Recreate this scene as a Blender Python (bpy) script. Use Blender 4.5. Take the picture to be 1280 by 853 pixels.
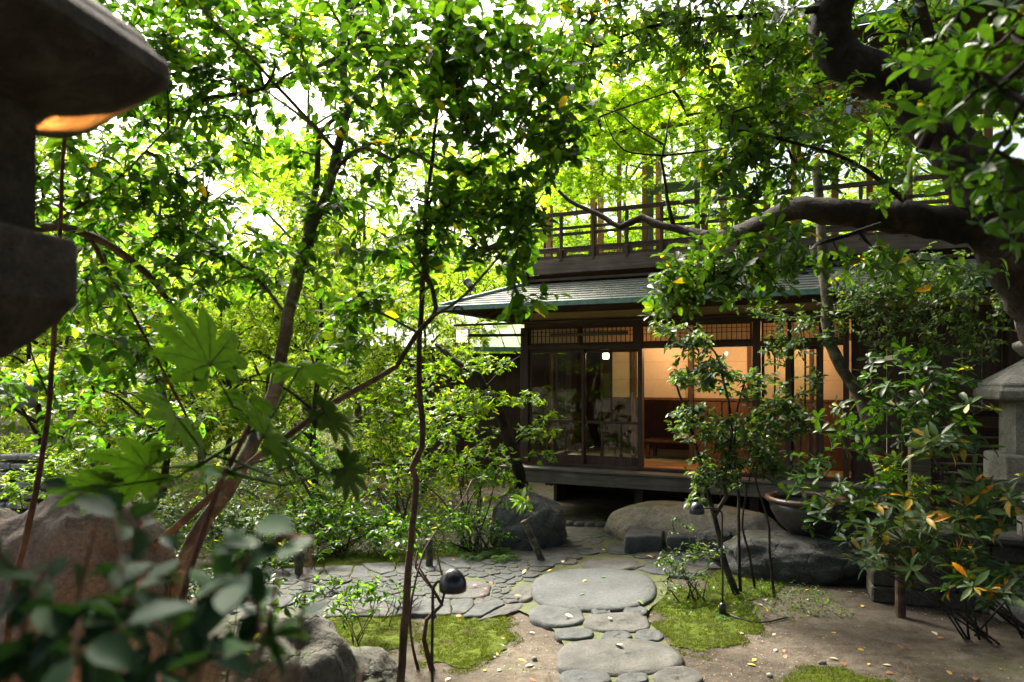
import bpy, bmesh, math, random
import numpy as np
from mathutils import Vector, Matrix, noise

# ------------------------------------------------------------------ clear, camera, sky, sun, exposure
S = bpy.context.scene
for o in list(bpy.data.objects):
    bpy.data.objects.remove(o)
C = S.collection
FPX, HZ, EYE = 900.0, 470.0, 2.1
cam = bpy.data.cameras.new('camera')
camo = bpy.data.objects.new('camera', cam)
C.objects.link(camo)
camo.location = (0, 0, EYE)
camo.rotation_euler = (math.radians(90), 0, 0)
cam.sensor_width = 36
cam.lens = 36 * FPX / 1280
cam.shift_y = (HZ - 426.5) / 1280
cam.clip_start, cam.clip_end = 0.05, 600
cam.dof.use_dof = True
cam.dof.focus_distance = 8.0
cam.dof.aperture_fstop = 2.2
S.camera = camo

w = bpy.data.worlds.new('World')
S.world = w
w.use_nodes = True
nt = w.node_tree
bg = nt.nodes['Background']
sky = nt.nodes.new('ShaderNodeTexSky')
sky.sky_type = 'NISHITA'
sky.sun_disc = False
SUN_EL, SUN_AZ = math.radians(50), math.radians(-30)     # azimuth from +Y (the way the camera looks), towards +X
sky.sun_elevation = SUN_EL
sky.sun_rotation = SUN_AZ
sky.air_density, sky.dust_density, sky.ozone_density = 0.6, 8.0, 0.3
nt.links.new(sky.outputs[0], bg.inputs[0])
bg.inputs[1].default_value = 0.09
sun = bpy.data.lights.new('sun', 'SUN')
sun.energy = 2.4
sun.angle = math.radians(20)
sun.color = (1, 0.95, 0.86)
suno = bpy.data.objects.new('sun', sun)
C.objects.link(suno)
sd = Vector((math.sin(SUN_AZ) * math.cos(SUN_EL), math.cos(SUN_AZ) * math.cos(SUN_EL), math.sin(SUN_EL)))
suno.rotation_euler = sd.to_track_quat('Z', 'Y').to_euler()
suno.location = (0, 0, 40)
S.view_settings.view_transform = 'Standard'
S.view_settings.look = 'None'
S.view_settings.exposure = 2.95
S.view_settings.gamma = 1
S.cycles.max_bounces = 8
S.cycles.diffuse_bounces = 4
S.cycles.glossy_bounces = 3
S.cycles.transmission_bounces = 6
S.cycles.transparent_max_bounces = 12
S.cycles.use_denoising = True
S.cycles.sample_clamp_indirect = 6
S.cycles.caustics_reflective = False
S.cycles.caustics_refractive = False

RNG = np.random.default_rng(7)
rnd = random.Random(11)

# ------------------------------------------------------------------ helpers
def P(px, py, d):
    return Vector(((px - 640) * d / FPX, d, EYE - (py - HZ) * d / FPX))

def G(px, py, z=0.0):
    d = (EYE - z) * FPX / (py - HZ)
    return Vector(((px - 640) * d / FPX, d, z))

def tag(o, label=None, cat=None, group=None, kind=None):
    if label: o['label'] = label
    if cat: o['category'] = cat
    if group: o['group'] = group
    if kind: o['kind'] = kind
    return o

def thing(name, label, cat, loc=(0, 0, 0), rz=0, group=None):
    o = bpy.data.objects.new(name, None)
    o.empty_display_size = 0.2
    C.objects.link(o)
    o.location = loc
    o.rotation_euler = (0, 0, rz)
    return tag(o, label, cat, group)

def link_mesh(name, me, mat, parent=None, smooth=False):
    if mat: me.materials.append(mat)
    if smooth:
        me.polygons.foreach_set('use_smooth', [True] * len(me.polygons))
    o = bpy.data.objects.new(name, me)
    C.objects.link(o)
    if parent: o.parent = parent
    return o

class MB:
    def __init__(s): s.v, s.f = [], []
    def add(s, vs, fs):
        n = len(s.v)
        s.v += [tuple(v) for v in vs]
        s.f += [tuple(i + n for i in f) for f in fs]
    def box(s, x, y, z, rot=None, bev=0.0):
        (x0, x1), (y0, y1), (z0, z1) = x, y, z
        vs = [(x0, y0, z0), (x1, y0, z0), (x1, y1, z0), (x0, y1, z0), (x0, y0, z1), (x1, y0, z1), (x1, y1, z1), (x0, y1, z1)]
        if rot:
            c = Vector(((x0 + x1) / 2, (y0 + y1) / 2, (z0 + z1) / 2))
            vs = [c + rot @ (Vector(v) - c) for v in vs]
        s.add(vs, [(0, 3, 2, 1), (4, 5, 6, 7), (0, 1, 5, 4), (1, 2, 6, 5), (2, 3, 7, 6), (3, 0, 4, 7)])
    def tube(s, pts, radii, n=6, cap=True, wob=0.0):
        pts = [Vector(p) for p in pts]
        if not hasattr(radii, '__len__'): radii = [radii] * len(pts)
        rings = []
        ref = Vector((0.31, 0.2, 0.93)).normalized()
        prev = None
        for i, p in enumerate(pts):
            t = (pts[min(i + 1, len(pts) - 1)] - pts[max(i - 1, 0)])
            t = t.normalized() if t.length > 1e-9 else Vector((0, 0, 1))
            a = prev if prev is not None else (ref if abs(t.dot(ref)) < 0.95 else Vector((1, 0, 0)))
            a = (a - t * a.dot(t))
            a = a.normalized() if a.length > 1e-6 else t.orthogonal().normalized()
            prev = a
            b = t.cross(a)
            ring = []
            for k in range(n):
                an = 2 * math.pi * k / n
                r = radii[i]
                if wob: r *= 1 + wob * noise.noise(p * 9 + Vector((math.cos(an), math.sin(an), 0)) * 1.3)
                ring.append(p + (a * math.cos(an) + b * math.sin(an)) * r)
            rings.append(ring)
        vs = [v for r in rings for v in r]
        fs = [(i * n + k, i * n + (k + 1) % n, (i + 1) * n + (k + 1) % n, (i + 1) * n + k) for i in range(len(pts) - 1) for k in range(n)]
        if cap:
            fs.append(tuple(range(n - 1, -1, -1)))
            fs.append(tuple((len(pts) - 1) * n + k for k in range(n)))
        s.add(vs, fs)
    def lathe(s, prof, n=24, centre=(0, 0, 0), phase=0.0, cap=True):
        cx, cy, cz = centre
        vs, m = [], len(prof)
        for r, z in prof:
            for k in range(n):
                a = phase + 2 * math.pi * k / n
                vs.append((cx + r * math.cos(a), cy + r * math.sin(a), cz + z))
        fs = [(i * n + k, i * n + (k + 1) % n, (i + 1) * n + (k + 1) % n, (i + 1) * n + k) for i in range(m - 1) for k in range(n)]
        if cap:
            fs.append(tuple(range(n - 1, -1, -1)))
            fs.append(tuple((m - 1) * n + k for k in range(n)))
        s.add(vs, fs)
    def shift(s, d):
        s.v = [(x + d[0], y + d[1], z + d[2]) for x, y, z in s.v]
        return s
    def build(s, name, mat, parent=None, smooth=False, bevel=0.0):
        me = bpy.data.meshes.new(name)
        me.from_pydata(s.v, [], s.f)
        me.update()
        if bevel:
            bm = bmesh.new()
            bm.from_mesh(me)
            bmesh.ops.bevel(bm, geom=list(bm.edges), offset=bevel, segments=1, affect='EDGES', clamp_overlap=True)
            bm.to_mesh(me)
            bm.free()
        return link_mesh(name, me, mat, parent, smooth)

def np_mesh(name, V, F, mat, parent=None, smooth=True):
    """V (n,3); F list of int arrays (k, corners)"""
    me = bpy.data.meshes.new(name)
    me.vertices.add(len(V))
    me.vertices.foreach_set('co', np.asarray(V, np.float32).ravel())
    loops = np.concatenate([f.ravel() for f in F]).astype(np.int32)
    tot = np.concatenate([np.full(len(f), f.shape[1], np.int32) for f in F])
    start = np.concatenate([[0], np.cumsum(tot)[:-1]]).astype(np.int32)
    me.loops.add(len(loops))
    me.loops.foreach_set('vertex_index', loops)
    me.polygons.add(len(tot))
    me.polygons.foreach_set('loop_start', start)
    me.polygons.foreach_set('loop_total', tot)
    me.update(calc_edges=True)
    me.validate()
    return link_mesh(name, me, mat, parent, smooth)

def copy_tree(o, parent=None):
    c = o.copy()
    C.objects.link(c)
    c.parent = parent
    for ch in list(o.children):
        copy_tree(ch, c)
    return c

# ------------------------------------------------------------------ materials
def mat(name):
    m = bpy.data.materials.new(name)
    m.use_nodes = True
    n = m.node_tree
    return m, n.nodes, n.links, n.nodes['Principled BSDF']

def ramp(N, stops, interp='LINEAR'):
    r = N.new('ShaderNodeValToRGB')
    r.color_ramp.interpolation = interp
    e = r.color_ramp.elements
    while len(e) > 1: e.remove(e[-1])
    e[0].position = stops[0][0]
    e[0].color = (*stops[0][1], 1)
    for p, c in stops[1:]:
        x = e.new(p)
        x.color = (*c, 1)
    return r

def noise_node(N, L, scale, detail=4, rough=0.55, vec=None, dist=0):
    t = N.new('ShaderNodeTexNoise')
    t.inputs['Scale'].default_value = scale
    t.inputs['Detail'].default_value = detail
    t.inputs['Roughness'].default_value = rough
    t.inputs['Distortion'].default_value = dist
    if vec is not None: L.new(vec, t.inputs['Vector'])
    return t

def bump(N, L, h, b, strength, dist):
    u = N.new('ShaderNodeBump')
    u.inputs['Strength'].default_value = strength
    u.inputs['Distance'].default_value = dist
    L.new(h, u.inputs['Height'])
    L.new(u.outputs[0], b.inputs['Normal'])

def stone_mat(name, a, b_, c, moss=0.0, mosscol=(0.035, 0.048, 0.014), scale=3.0, rough=0.85, bumpd=0.02, crack=0.0):
    m, N, L, b = mat(name)
    tc = N.new('ShaderNodeTexCoord').outputs['Object']
    n1 = noise_node(N, L, scale, 8, 0.65, tc, 0.4)
    n2 = noise_node(N, L, scale * 14, 5, 0.7, tc)
    r = ramp(N, [(0.3, a), (0.5, b_), (0.72, c)])
    L.new(n1.outputs[0], r.inputs[0])
    sp = ramp(N, [(0.35, (0.6, 0.6, 0.6)), (0.65, (1.15, 1.15, 1.15))])
    L.new(n2.outputs[0], sp.inputs[0])
    mx = N.new('ShaderNodeMix'); mx.data_type = 'RGBA'; mx.blend_type = 'MULTIPLY'
    mx.inputs[0].default_value = 1
    L.new(r.outputs[0], mx.inputs[6]); L.new(sp.outputs[0], mx.inputs[7])
    out = mx.outputs[2]
    if moss:
        ge = N.new('ShaderNodeNewGeometry')
        sx = N.new('ShaderNodeSeparateXYZ'); L.new(ge.outputs['Normal'], sx.inputs[0])
        n3 = noise_node(N, L, scale * 1.3, 6, 0.6, tc)
        ad = N.new('ShaderNodeMath'); ad.operation = 'MULTIPLY_ADD'
        L.new(sx.outputs[2], ad.inputs[0]); ad.inputs[1].default_value = 0.45; L.new(n3.outputs[0], ad.inputs[2])
        rr = ramp(N, [(1.06 - moss * 0.5, (0, 0, 0)), (1.30 - moss * 0.5, (0.8, 0.8, 0.8))])
        L.new(ad.outputs[0], rr.inputs[0])
        mm = N.new('ShaderNodeMix'); mm.data_type = 'RGBA'
        L.new(rr.outputs[0], mm.inputs[0]); L.new(out, mm.inputs[6]); mm.inputs[7].default_value = (*mosscol, 1)
        out = mm.outputs[2]
    if crack:
        wn = noise_node(N, L, crack * 0.8, 4, 0.6, tc)
        wa = N.new('ShaderNodeVectorMath'); wa.operation = 'MULTIPLY_ADD'
        L.new(wn.outputs['Color'], wa.inputs[0]); wa.inputs[1].default_value = (0.5 / crack * 2.6,) * 3; L.new(tc, wa.inputs[2])
        vo = N.new('ShaderNodeTexVoronoi'); vo.feature = 'DISTANCE_TO_EDGE'; vo.inputs['Scale'].default_value = crack
        L.new(wa.outputs[0], vo.inputs['Vector'])
        cr = ramp(N, [(0.0, (0.35, 0.33, 0.3)), (0.035, (0.9, 0.9, 0.9)), (0.1, (1, 1, 1))])
        L.new(vo.outputs['Distance'], cr.inputs[0])
        cm = N.new('ShaderNodeMix'); cm.data_type = 'RGBA'; cm.blend_type = 'MULTIPLY'; cm.inputs[0].default_value = 0.45
        L.new(out, cm.inputs[6]); L.new(cr.outputs[0], cm.inputs[7])
        out = cm.outputs[2]
    L.new(out, b.inputs['Base Color'])
    b.inputs['Roughness'].default_value = rough
    b.inputs['Specular IOR Level'].default_value = 0.3
    hh = N.new('ShaderNodeMath'); hh.operation = 'MULTIPLY_ADD'
    L.new(n2.outputs[0], hh.inputs[0]); hh.inputs[1].default_value = 0.25; L.new(n1.outputs[0], hh.inputs[2])
    if crack:
        h2 = N.new('ShaderNodeMath'); h2.operation = 'MULTIPLY_ADD'
        L.new(cr.outputs[0], h2.inputs[0]); h2.inputs[1].default_value = 0.22; L.new(hh.outputs[0], h2.inputs[2])
        hh = h2
    bump(N, L, hh.outputs[0], b, 1.0, bumpd)
    return m

def wood_mat(name, a, b_, c, axis='x', scale=6.0, rough=0.7, stretch=14.0, bumpd=0.004):
    m, N, L, b = mat(name)
    tc = N.new('ShaderNodeTexCoord').outputs['Object']
    mp = N.new('ShaderNodeMapping')
    sc = {'x': (1, stretch, stretch), 'y': (stretch, 1, stretch), 'z': (stretch, stretch, 1)}[axis]
    mp.inputs['Scale'].default_value = sc
    L.new(tc, mp.inputs[0])
    n1 = noise_node(N, L, scale * 0.35, 6, 0.6, mp.outputs[0], 0.6)
    n2 = noise_node(N, L, 2.2, 4, 0.6, tc)
    ad = N.new('ShaderNodeMath'); ad.operation = 'ADD'
    L.new(n1.outputs[0], ad.inputs[0]); L.new(n2.outputs[0], ad.inputs[1])
    hf = N.new('ShaderNodeMath'); hf.operation = 'MULTIPLY'; hf.inputs[1].default_value = 0.5
    L.new(ad.outputs[0], hf.inputs[0])
    r = ramp(N, [(0.32, a), (0.5, b_), (0.68, c)])
    L.new(hf.outputs[0], r.inputs[0])
    L.new(r.outputs[0], b.inputs['Base Color'])
    b.inputs['Roughness'].default_value = rough
    b.inputs['Specular IOR Level'].default_value = 0.3
    bump(N, L, n1.outputs[0], b, 0.6, bumpd)
    return m

def bark_mat(name, a, b_, c, moss=0.0, scale=12, bumpd=0.022):
    m, N, L, b = mat(name)
    tc = N.new('ShaderNodeTexCoord').outputs['Object']
    n1 = noise_node(N, L, scale, 8, 0.7, tc, 1.2)
    n2 = noise_node(N, L, scale * 0.25, 4, 0.6, tc)
    r = ramp(N, [(0.3, a), (0.5, b_), (0.7, c)])
    L.new(n1.outputs[0], r.inputs[0])
    r2 = ramp(N, [(0.42, (0.45, 0.45, 0.42)), (0.62, (1.15, 1.15, 1.1))])
    L.new(n2.outputs[0], r2.inputs[0])
    mx = N.new('ShaderNodeMix'); mx.data_type = 'RGBA'; mx.blend_type = 'MULTIPLY'; mx.inputs[0].default_value = 1
    L.new(r.outputs[0], mx.inputs[6]); L.new(r2.outputs[0], mx.inputs[7])
    L.new(mx.outputs[2], b.inputs['Base Color'])
    b.inputs['Roughness'].default_value = 0.85
    b.inputs['Specular IOR Level'].default_value = 0.25
    bump(N, L, n1.outputs[0], b, 0.8, bumpd)
    return m

def leaf_mat(name, stops, trans=0.4, rough=0.35, tint=(2.5, 2.5, 0.5), spec=0.35):
    """stops: colour by leaf (random per island)"""
    m, N, L, b = mat(name)
    ge = N.new('ShaderNodeNewGeometry')
    r = ramp(N, stops)
    L.new(ge.outputs['Random Per Island'], r.inputs[0])
    tc = N.new('ShaderNodeTexCoord').outputs['Object']
    n1 = noise_node(N, L, 40, 3, 0.6, tc)
    v = ramp(N, [(0.3, (0.75, 0.75, 0.75)), (0.7, (1.2, 1.2, 1.1))])
    L.new(n1.outputs[0], v.inputs[0])
    mx = N.new('ShaderNodeMix'); mx.data_type = 'RGBA'; mx.blend_type = 'MULTIPLY'; mx.inputs[0].default_value = 1
    L.new(r.outputs[0], mx.inputs[6]); L.new(v.outputs[0], mx.inputs[7])
    L.new(mx.outputs[2], b.inputs['Base Color'])
    b.inputs['Roughness'].default_value = rough
    b.inputs['Specular IOR Level'].default_value = spec
    tr = N.new('ShaderNodeBsdfTranslucent')
    mt = N.new('ShaderNodeMix'); mt.data_type = 'RGBA'; mt.blend_type = 'MULTIPLY'; mt.inputs[0].default_value = 1
    L.new(mx.outputs[2], mt.inputs[6]); mt.inputs[7].default_value = (*tint, 1)
    L.new(mt.outputs[2], tr.inputs[0])
    ms = N.new('ShaderNodeMixShader'); ms.inputs[0].default_value = trans
    L.new(b.outputs[0], ms.inputs[1]); L.new(tr.outputs[0], ms.inputs[2])
    L.new(ms.outputs[0], N['Material Output'].inputs[0])
    return m

def plain(name, col, rough=0.5, metal=0.0, var=0.15, scale=8):
    m, N, L, b = mat(name)
    tc = N.new('ShaderNodeTexCoord').outputs['Object']
    n = noise_node(N, L, scale, 6, 0.6, tc)
    r = ramp(N, [(0.3, tuple(c * (1 - var) for c in col)), (0.7, tuple(min(1, c * (1 + var)) for c in col))])
    L.new(n.outputs[0], r.inputs[0])
    L.new(r.outputs[0], b.inputs['Base Color'])
    b.inputs['Roughness'].default_value = rough
    b.inputs['Metallic'].default_value = metal
    bump(N, L, n.outputs[0], b, 0.2, 0.003)
    return m

def glass_mat(name, refl=1.0):
    m, N, L, b = mat(name)
    N.remove(b)
    tr = N.new('ShaderNodeBsdfTransparent'); tr.inputs[0].default_value = (0.86, 0.9, 0.86, 1)
    gl = N.new('ShaderNodeBsdfGlossy'); gl.inputs['Roughness'].default_value = 0.02
    fr = N.new('ShaderNodeFresnel'); fr.inputs[0].default_value = 1.5
    tc = N.new('ShaderNodeTexCoord').outputs['Object']
    n = noise_node(N, L, 1.6, 2, 0.5, tc)
    bu = N.new('ShaderNodeBump'); bu.inputs['Strength'].default_value = 0.12; bu.inputs['Distance'].default_value = 0.02
    L.new(n.outputs[0], bu.inputs['Height']); L.new(bu.outputs[0], gl.inputs['Normal'])
    mu = N.new('ShaderNodeMath'); mu.operation = 'MULTIPLY'; mu.inputs[1].default_value = refl
    mu.use_clamp = True
    L.new(fr.outputs[0], mu.inputs[0])
    ms = N.new('ShaderNodeMixShader')
    L.new(mu.outputs[0], ms.inputs[0]); L.new(tr.outputs[0], ms.inputs[1]); L.new(gl.outputs[0], ms.inputs[2])
    L.new(ms.outputs[0], N['Material Output'].inputs[0])
    return m

def glow_mat(name, col, strength):
    m, N, L, b = mat(name)
    b.inputs['Base Color'].default_value = (*col, 1)
    b.inputs['Emission Color'].default_value = (*col, 1)
    b.inputs['Emission Strength'].default_value = strength
    return m

def paper_mat(name, col, trans=0.45):
    m, N, L, b = mat(name)
    tc = N.new('ShaderNodeTexCoord').outputs['Object']
    n = noise_node(N, L, 30, 5, 0.7, tc)
    r = ramp(N, [(0.3, tuple(c * 0.88 for c in col)), (0.7, col)])
    L.new(n.outputs[0], r.inputs[0]); L.new(r.outputs[0], b.inputs['Base Color'])
    b.inputs['Roughness'].default_value = 0.9
    tr = N.new('ShaderNodeBsdfTranslucent'); L.new(r.outputs[0], tr.inputs[0])
    ms = N.new('ShaderNodeMixShader'); ms.inputs[0].default_value = trans
    L.new(b.outputs[0], ms.inputs[1]); L.new(tr.outputs[0], ms.inputs[2])
    L.new(ms.outputs[0], N['Material Output'].inputs[0])
    return m

M = {}
M['wood_x'] = wood_mat('weathered dark wood along', (0.022, 0.013, 0.008), (0.05, 0.03, 0.019), (0.095, 0.062, 0.042), 'x')
M['wood_z'] = wood_mat('weathered dark wood upright', (0.022, 0.012, 0.008), (0.048, 0.028, 0.018), (0.09, 0.055, 0.036), 'z')
M['wood_y'] = wood_mat('weathered dark wood across', (0.022, 0.012, 0.008), (0.048, 0.028, 0.018), (0.09, 0.055, 0.036), 'y')
M['grey_wood'] = wood_mat('silvered wood', (0.045, 0.038, 0.028), (0.10, 0.088, 0.066), (0.18, 0.16, 0.125), 'x')
M['red_wood'] = wood_mat('reddish inner wood', (0.04, 0.015, 0.006), (0.085, 0.034, 0.014), (0.14, 0.06, 0.026), 'z')
M['warm_wood'] = wood_mat('warm planed wood', (0.14, 0.065, 0.025), (0.25, 0.12, 0.05), (0.36, 0.19, 0.085), 'z')
M['paper'] = paper_mat('shoji paper', (0.62, 0.49, 0.33), 0.35)
M['plaster'] = plain('ochre plaster', (0.32, 0.24, 0.11), 0.9)
M['glass'] = glass_mat('old window glass', 0.8)
M['glass_up'] = glass_mat('upper window glass', 2.4)
M['shingle'] = None
M['copper'] = plain('green copper edge', (0.10, 0.19, 0.15), 0.55, 0.2, 0.45, 12)
M['iron'] = plain('black iron', (0.012, 0.012, 0.013), 0.38, 0.4)
M['lampblack'] = plain('black lamp paint', (0.008, 0.009, 0.011), 0.3, 0.0)
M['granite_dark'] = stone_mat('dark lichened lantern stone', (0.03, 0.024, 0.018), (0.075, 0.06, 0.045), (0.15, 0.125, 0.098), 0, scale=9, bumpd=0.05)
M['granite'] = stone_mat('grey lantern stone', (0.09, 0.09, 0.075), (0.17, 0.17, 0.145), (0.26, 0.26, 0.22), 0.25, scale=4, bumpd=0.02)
M['plate'] = stone_mat('grey millstone', (0.032, 0.037, 0.034), (0.052, 0.058, 0.054), (0.074, 0.082, 0.076), 0.0, scale=2.2, bumpd=0.008)
M['slab'] = stone_mat('stepping stone', (0.024, 0.027, 0.025), (0.046, 0.051, 0.047), (0.076, 0.082, 0.075), 0.05, scale=3.5, bumpd=0.02)
M['slab2'] = stone_mat('warm paving stone', (0.029, 0.029, 0.024), (0.053, 0.053, 0.044), (0.086, 0.085, 0.072), 0.10, scale=4.5, bumpd=0.02)
M['red_rock'] = stone_mat('reddish boulder', (0.07, 0.055, 0.042), (0.14, 0.11, 0.085), (0.24, 0.205, 0.17), 0.06, scale=3.4, bumpd=0.07)
M['green_rock'] = stone_mat('greenish boulder', (0.026, 0.025, 0.018), (0.058, 0.055, 0.04), (0.105, 0.10, 0.075), 0.34, scale=2.6, bumpd=0.05, crack=3.2)
M['step_rock'] = stone_mat('step stone', (0.10, 0.085, 0.06), (0.17, 0.15, 0.108), (0.24, 0.21, 0.155), 0.22, (0.07, 0.085, 0.03), scale=2.6, bumpd=0.05)
M['dark_rock'] = stone_mat('dark rock', (0.03, 0.032, 0.03), (0.065, 0.068, 0.062), (0.12, 0.12, 0.11), 0.15, scale=3, bumpd=0.06, crack=3.0)
M['bark_brown'] = bark_mat('brown bark', (0.05, 0.028, 0.016), (0.10, 0.06, 0.036), (0.17, 0.115, 0.075))
M['bark_grey'] = bark_mat('grey bark', (0.055, 0.048, 0.036), (0.12, 0.105, 0.08), (0.23, 0.21, 0.17), scale=14)
M['bark_dark'] = bark_mat('dark furrowed bark', (0.009, 0.006, 0.0045), (0.024, 0.016, 0.011), (0.06, 0.042, 0.031), scale=7, bumpd=0.04)
M['bark_black'] = bark_mat('dark thin bark', (0.02, 0.016, 0.011), (0.045, 0.036, 0.026), (0.085, 0.07, 0.052), scale=16)
M['bark_red'] = bark_mat('red brown stem', (0.07, 0.03, 0.018), (0.13, 0.06, 0.035), (0.2, 0.1, 0.06), scale=18, bumpd=0.005)

Y = (0.5, 0.36, 0.03)
M['leaf_camellia'] = leaf_mat('camellia leaf', [(0, (0.019, 0.053, 0.008)), (0.4, (0.038, 0.092, 0.012)), (0.8, (0.066, 0.132, 0.016)), (0.985, (0.10, 0.17, 0.02)), (0.992, Y), (1, (0.5, 0.3, 0.03))], 0.54, 0.36, (2.3, 2.6, 0.6), 0.25)
M['leaf_dark'] = leaf_mat('dark glossy leaf', [(0, (0.011, 0.034, 0.006)), (0.5, (0.021, 0.057, 0.009)), (0.985, (0.038, 0.088, 0.012)), (0.992, Y)], 0.28, 0.42, (2.4, 2.3, 0.5), 0.22)
M['leaf_rosette'] = leaf_mat('rosette leaf', [(0, (0.018, 0.05, 0.010)), (0.5, (0.035, 0.08, 0.014)), (0.95, (0.06, 0.115, 0.018)), (0.985, (0.09, 0.15, 0.025)), (0.992, Y), (1, (0.5, 0.2, 0.02))], 0.45, 0.4, (2.5, 2.5, 0.5), 0.25)
M['leaf_bright'] = leaf_mat('bright shrub leaf', [(0, (0.06, 0.13, 0.012)), (0.5, (0.10, 0.19, 0.018)), (0.95, (0.15, 0.25, 0.025)), (0.98, Y)], 0.5, 0.42, (2.2, 2.2, 0.5))
M['leaf_maple'] = leaf_mat('young maple leaf', [(0, (0.22, 0.33, 0.025)), (0.5, (0.30, 0.41, 0.035)), (1, (0.38, 0.47, 0.05))], 0.72, 0.5, (1.6, 1.75, 0.6))
M['leaf_back'] = leaf_mat('far tree leaf', [(0, (0.12, 0.19, 0.018)), (0.5, (0.2, 0.28, 0.03)), (0.9, (0.28, 0.36, 0.04)), (1, (0.45, 0.4, 0.06))], 0.6, 0.5, (1.75, 1.85, 0.7))
M['leaf_fatsia'] = leaf_mat('fatsia leaf', [(0, (0.015, 0.045, 0.008)), (0.6, (0.026, 0.062, 0.009)), (1, (0.055, 0.08, 0.010))], 0.3, 0.5, (1.9, 1.9, 0.4), 0.15)
M['leaf_blue'] = leaf_mat('dull near leaf', [(0, (0.010, 0.032, 0.014)), (0.6, (0.018, 0.046, 0.02)), (1, (0.03, 0.065, 0.024))], 0.22, 0.55, (1.8, 1.9, 0.5), 0.08)
M['leaf_grey'] = leaf_mat('grey green small leaf', [(0, (0.03, 0.06, 0.024)), (0.6, (0.055, 0.10, 0.038)), (0.95, (0.09, 0.14, 0.05)), (0.992, (0.09, 0.14, 0.05)), (0.995, (0.4, 0.33, 0.05))], 0.36, 0.42, (2.2, 2.2, 0.5), 0.22)
M['leaf_rhodo'] = leaf_mat('long leaf turning yellow', [(0, (0.022, 0.055, 0.018)), (0.55, (0.045, 0.09, 0.026)), (0.90, (0.075, 0.12, 0.03)), (0.92, (0.20, 0.17, 0.02)), (0.97, (0.36, 0.20, 0.02)), (1, (0.45, 0.16, 0.015))], 0.32, 0.5, (1.6, 1.5, 0.5), 0.25)
M['leaf_vein'] = plain('leaf vein', (0.02, 0.035, 0.008), 0.6)
M['leaf_fern'] = leaf_mat('fern leaf', [(0, (0.03, 0.075, 0.014)), (1, (0.06, 0.12, 0.02))], 0.4, 0.45)
M['moss_blade'] = leaf_mat('moss', [(0, (0.035, 0.052, 0.006)), (0.6, (0.065, 0.095, 0.01)), (0.93, (0.10, 0.13, 0.016)), (1, (0.12, 0.09, 0.035))], 0.35, 0.8, (1.5, 1.4, 0.5), 0.15)
M['fallen_yellow'] = leaf_mat('fallen yellow leaf', [(0, (0.55, 0.36, 0.06)), (1, (0.42, 0.25, 0.05))], 0.1, 0.5)
M['fallen_pale'] = leaf_mat('fallen pale leaf', [(0, (0.5, 0.46, 0.36)), (1, (0.4, 0.36, 0.26))], 0.1, 0.5)
M['fallen_brown'] = leaf_mat('fallen brown leaf', [(0, (0.2, 0.08, 0.03)), (1, (0.26, 0.13, 0.06))], 0.1, 0.5)
M['fallen_green'] = leaf_mat('fallen green leaf', [(0, (0.08, 0.15, 0.04)), (1, (0.1, 0.16, 0.05))], 0.1, 0.5)
M['petal'] = leaf_mat('red petal', [(0, (0.6, 0.03, 0.07)), (1, (0.7, 0.1, 0.14))], 0.2, 0.5)

def shingle_mat():
    m, N, L, b = mat('weathered roof shingles')
    tc = N.new('ShaderNodeTexCoord').outputs['Object']
    n1 = noise_node(N, L, 7, 6, 0.65, tc)
    mp = N.new('ShaderNodeMapping'); mp.inputs['Scale'].default_value = (2.5, 40, 40); L.new(tc, mp.inputs[0])
    n2 = noise_node(N, L, 1.0, 4, 0.6, mp.outputs[0])
    r = ramp(N, [(0.3, (0.09, 0.092, 0.078)), (0.5, (0.17, 0.175, 0.15)), (0.7, (0.27, 0.275, 0.235))])
    ad = N.new('ShaderNodeMath'); ad.operation = 'ADD'; L.new(n1.outputs[0], ad.inputs[0]); L.new(n2.outputs[0], ad.inputs[1])
    hf = N.new('ShaderNodeMath'); hf.operation = 'MULTIPLY'; hf.inputs[1].default_value = 0.5; L.new(ad.outputs[0], hf.inputs[0])
    L.new(hf.outputs[0], r.inputs[0]); L.new(r.outputs[0], b.inputs['Base Color'])
    b.inputs['Roughness'].default_value = 0.9
    b.inputs['Specular IOR Level'].default_value = 0.15
    bump(N, L, n2.outputs[0], b, 0.7, 0.012)
    return m
M['shingle'] = shingle_mat()

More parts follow.
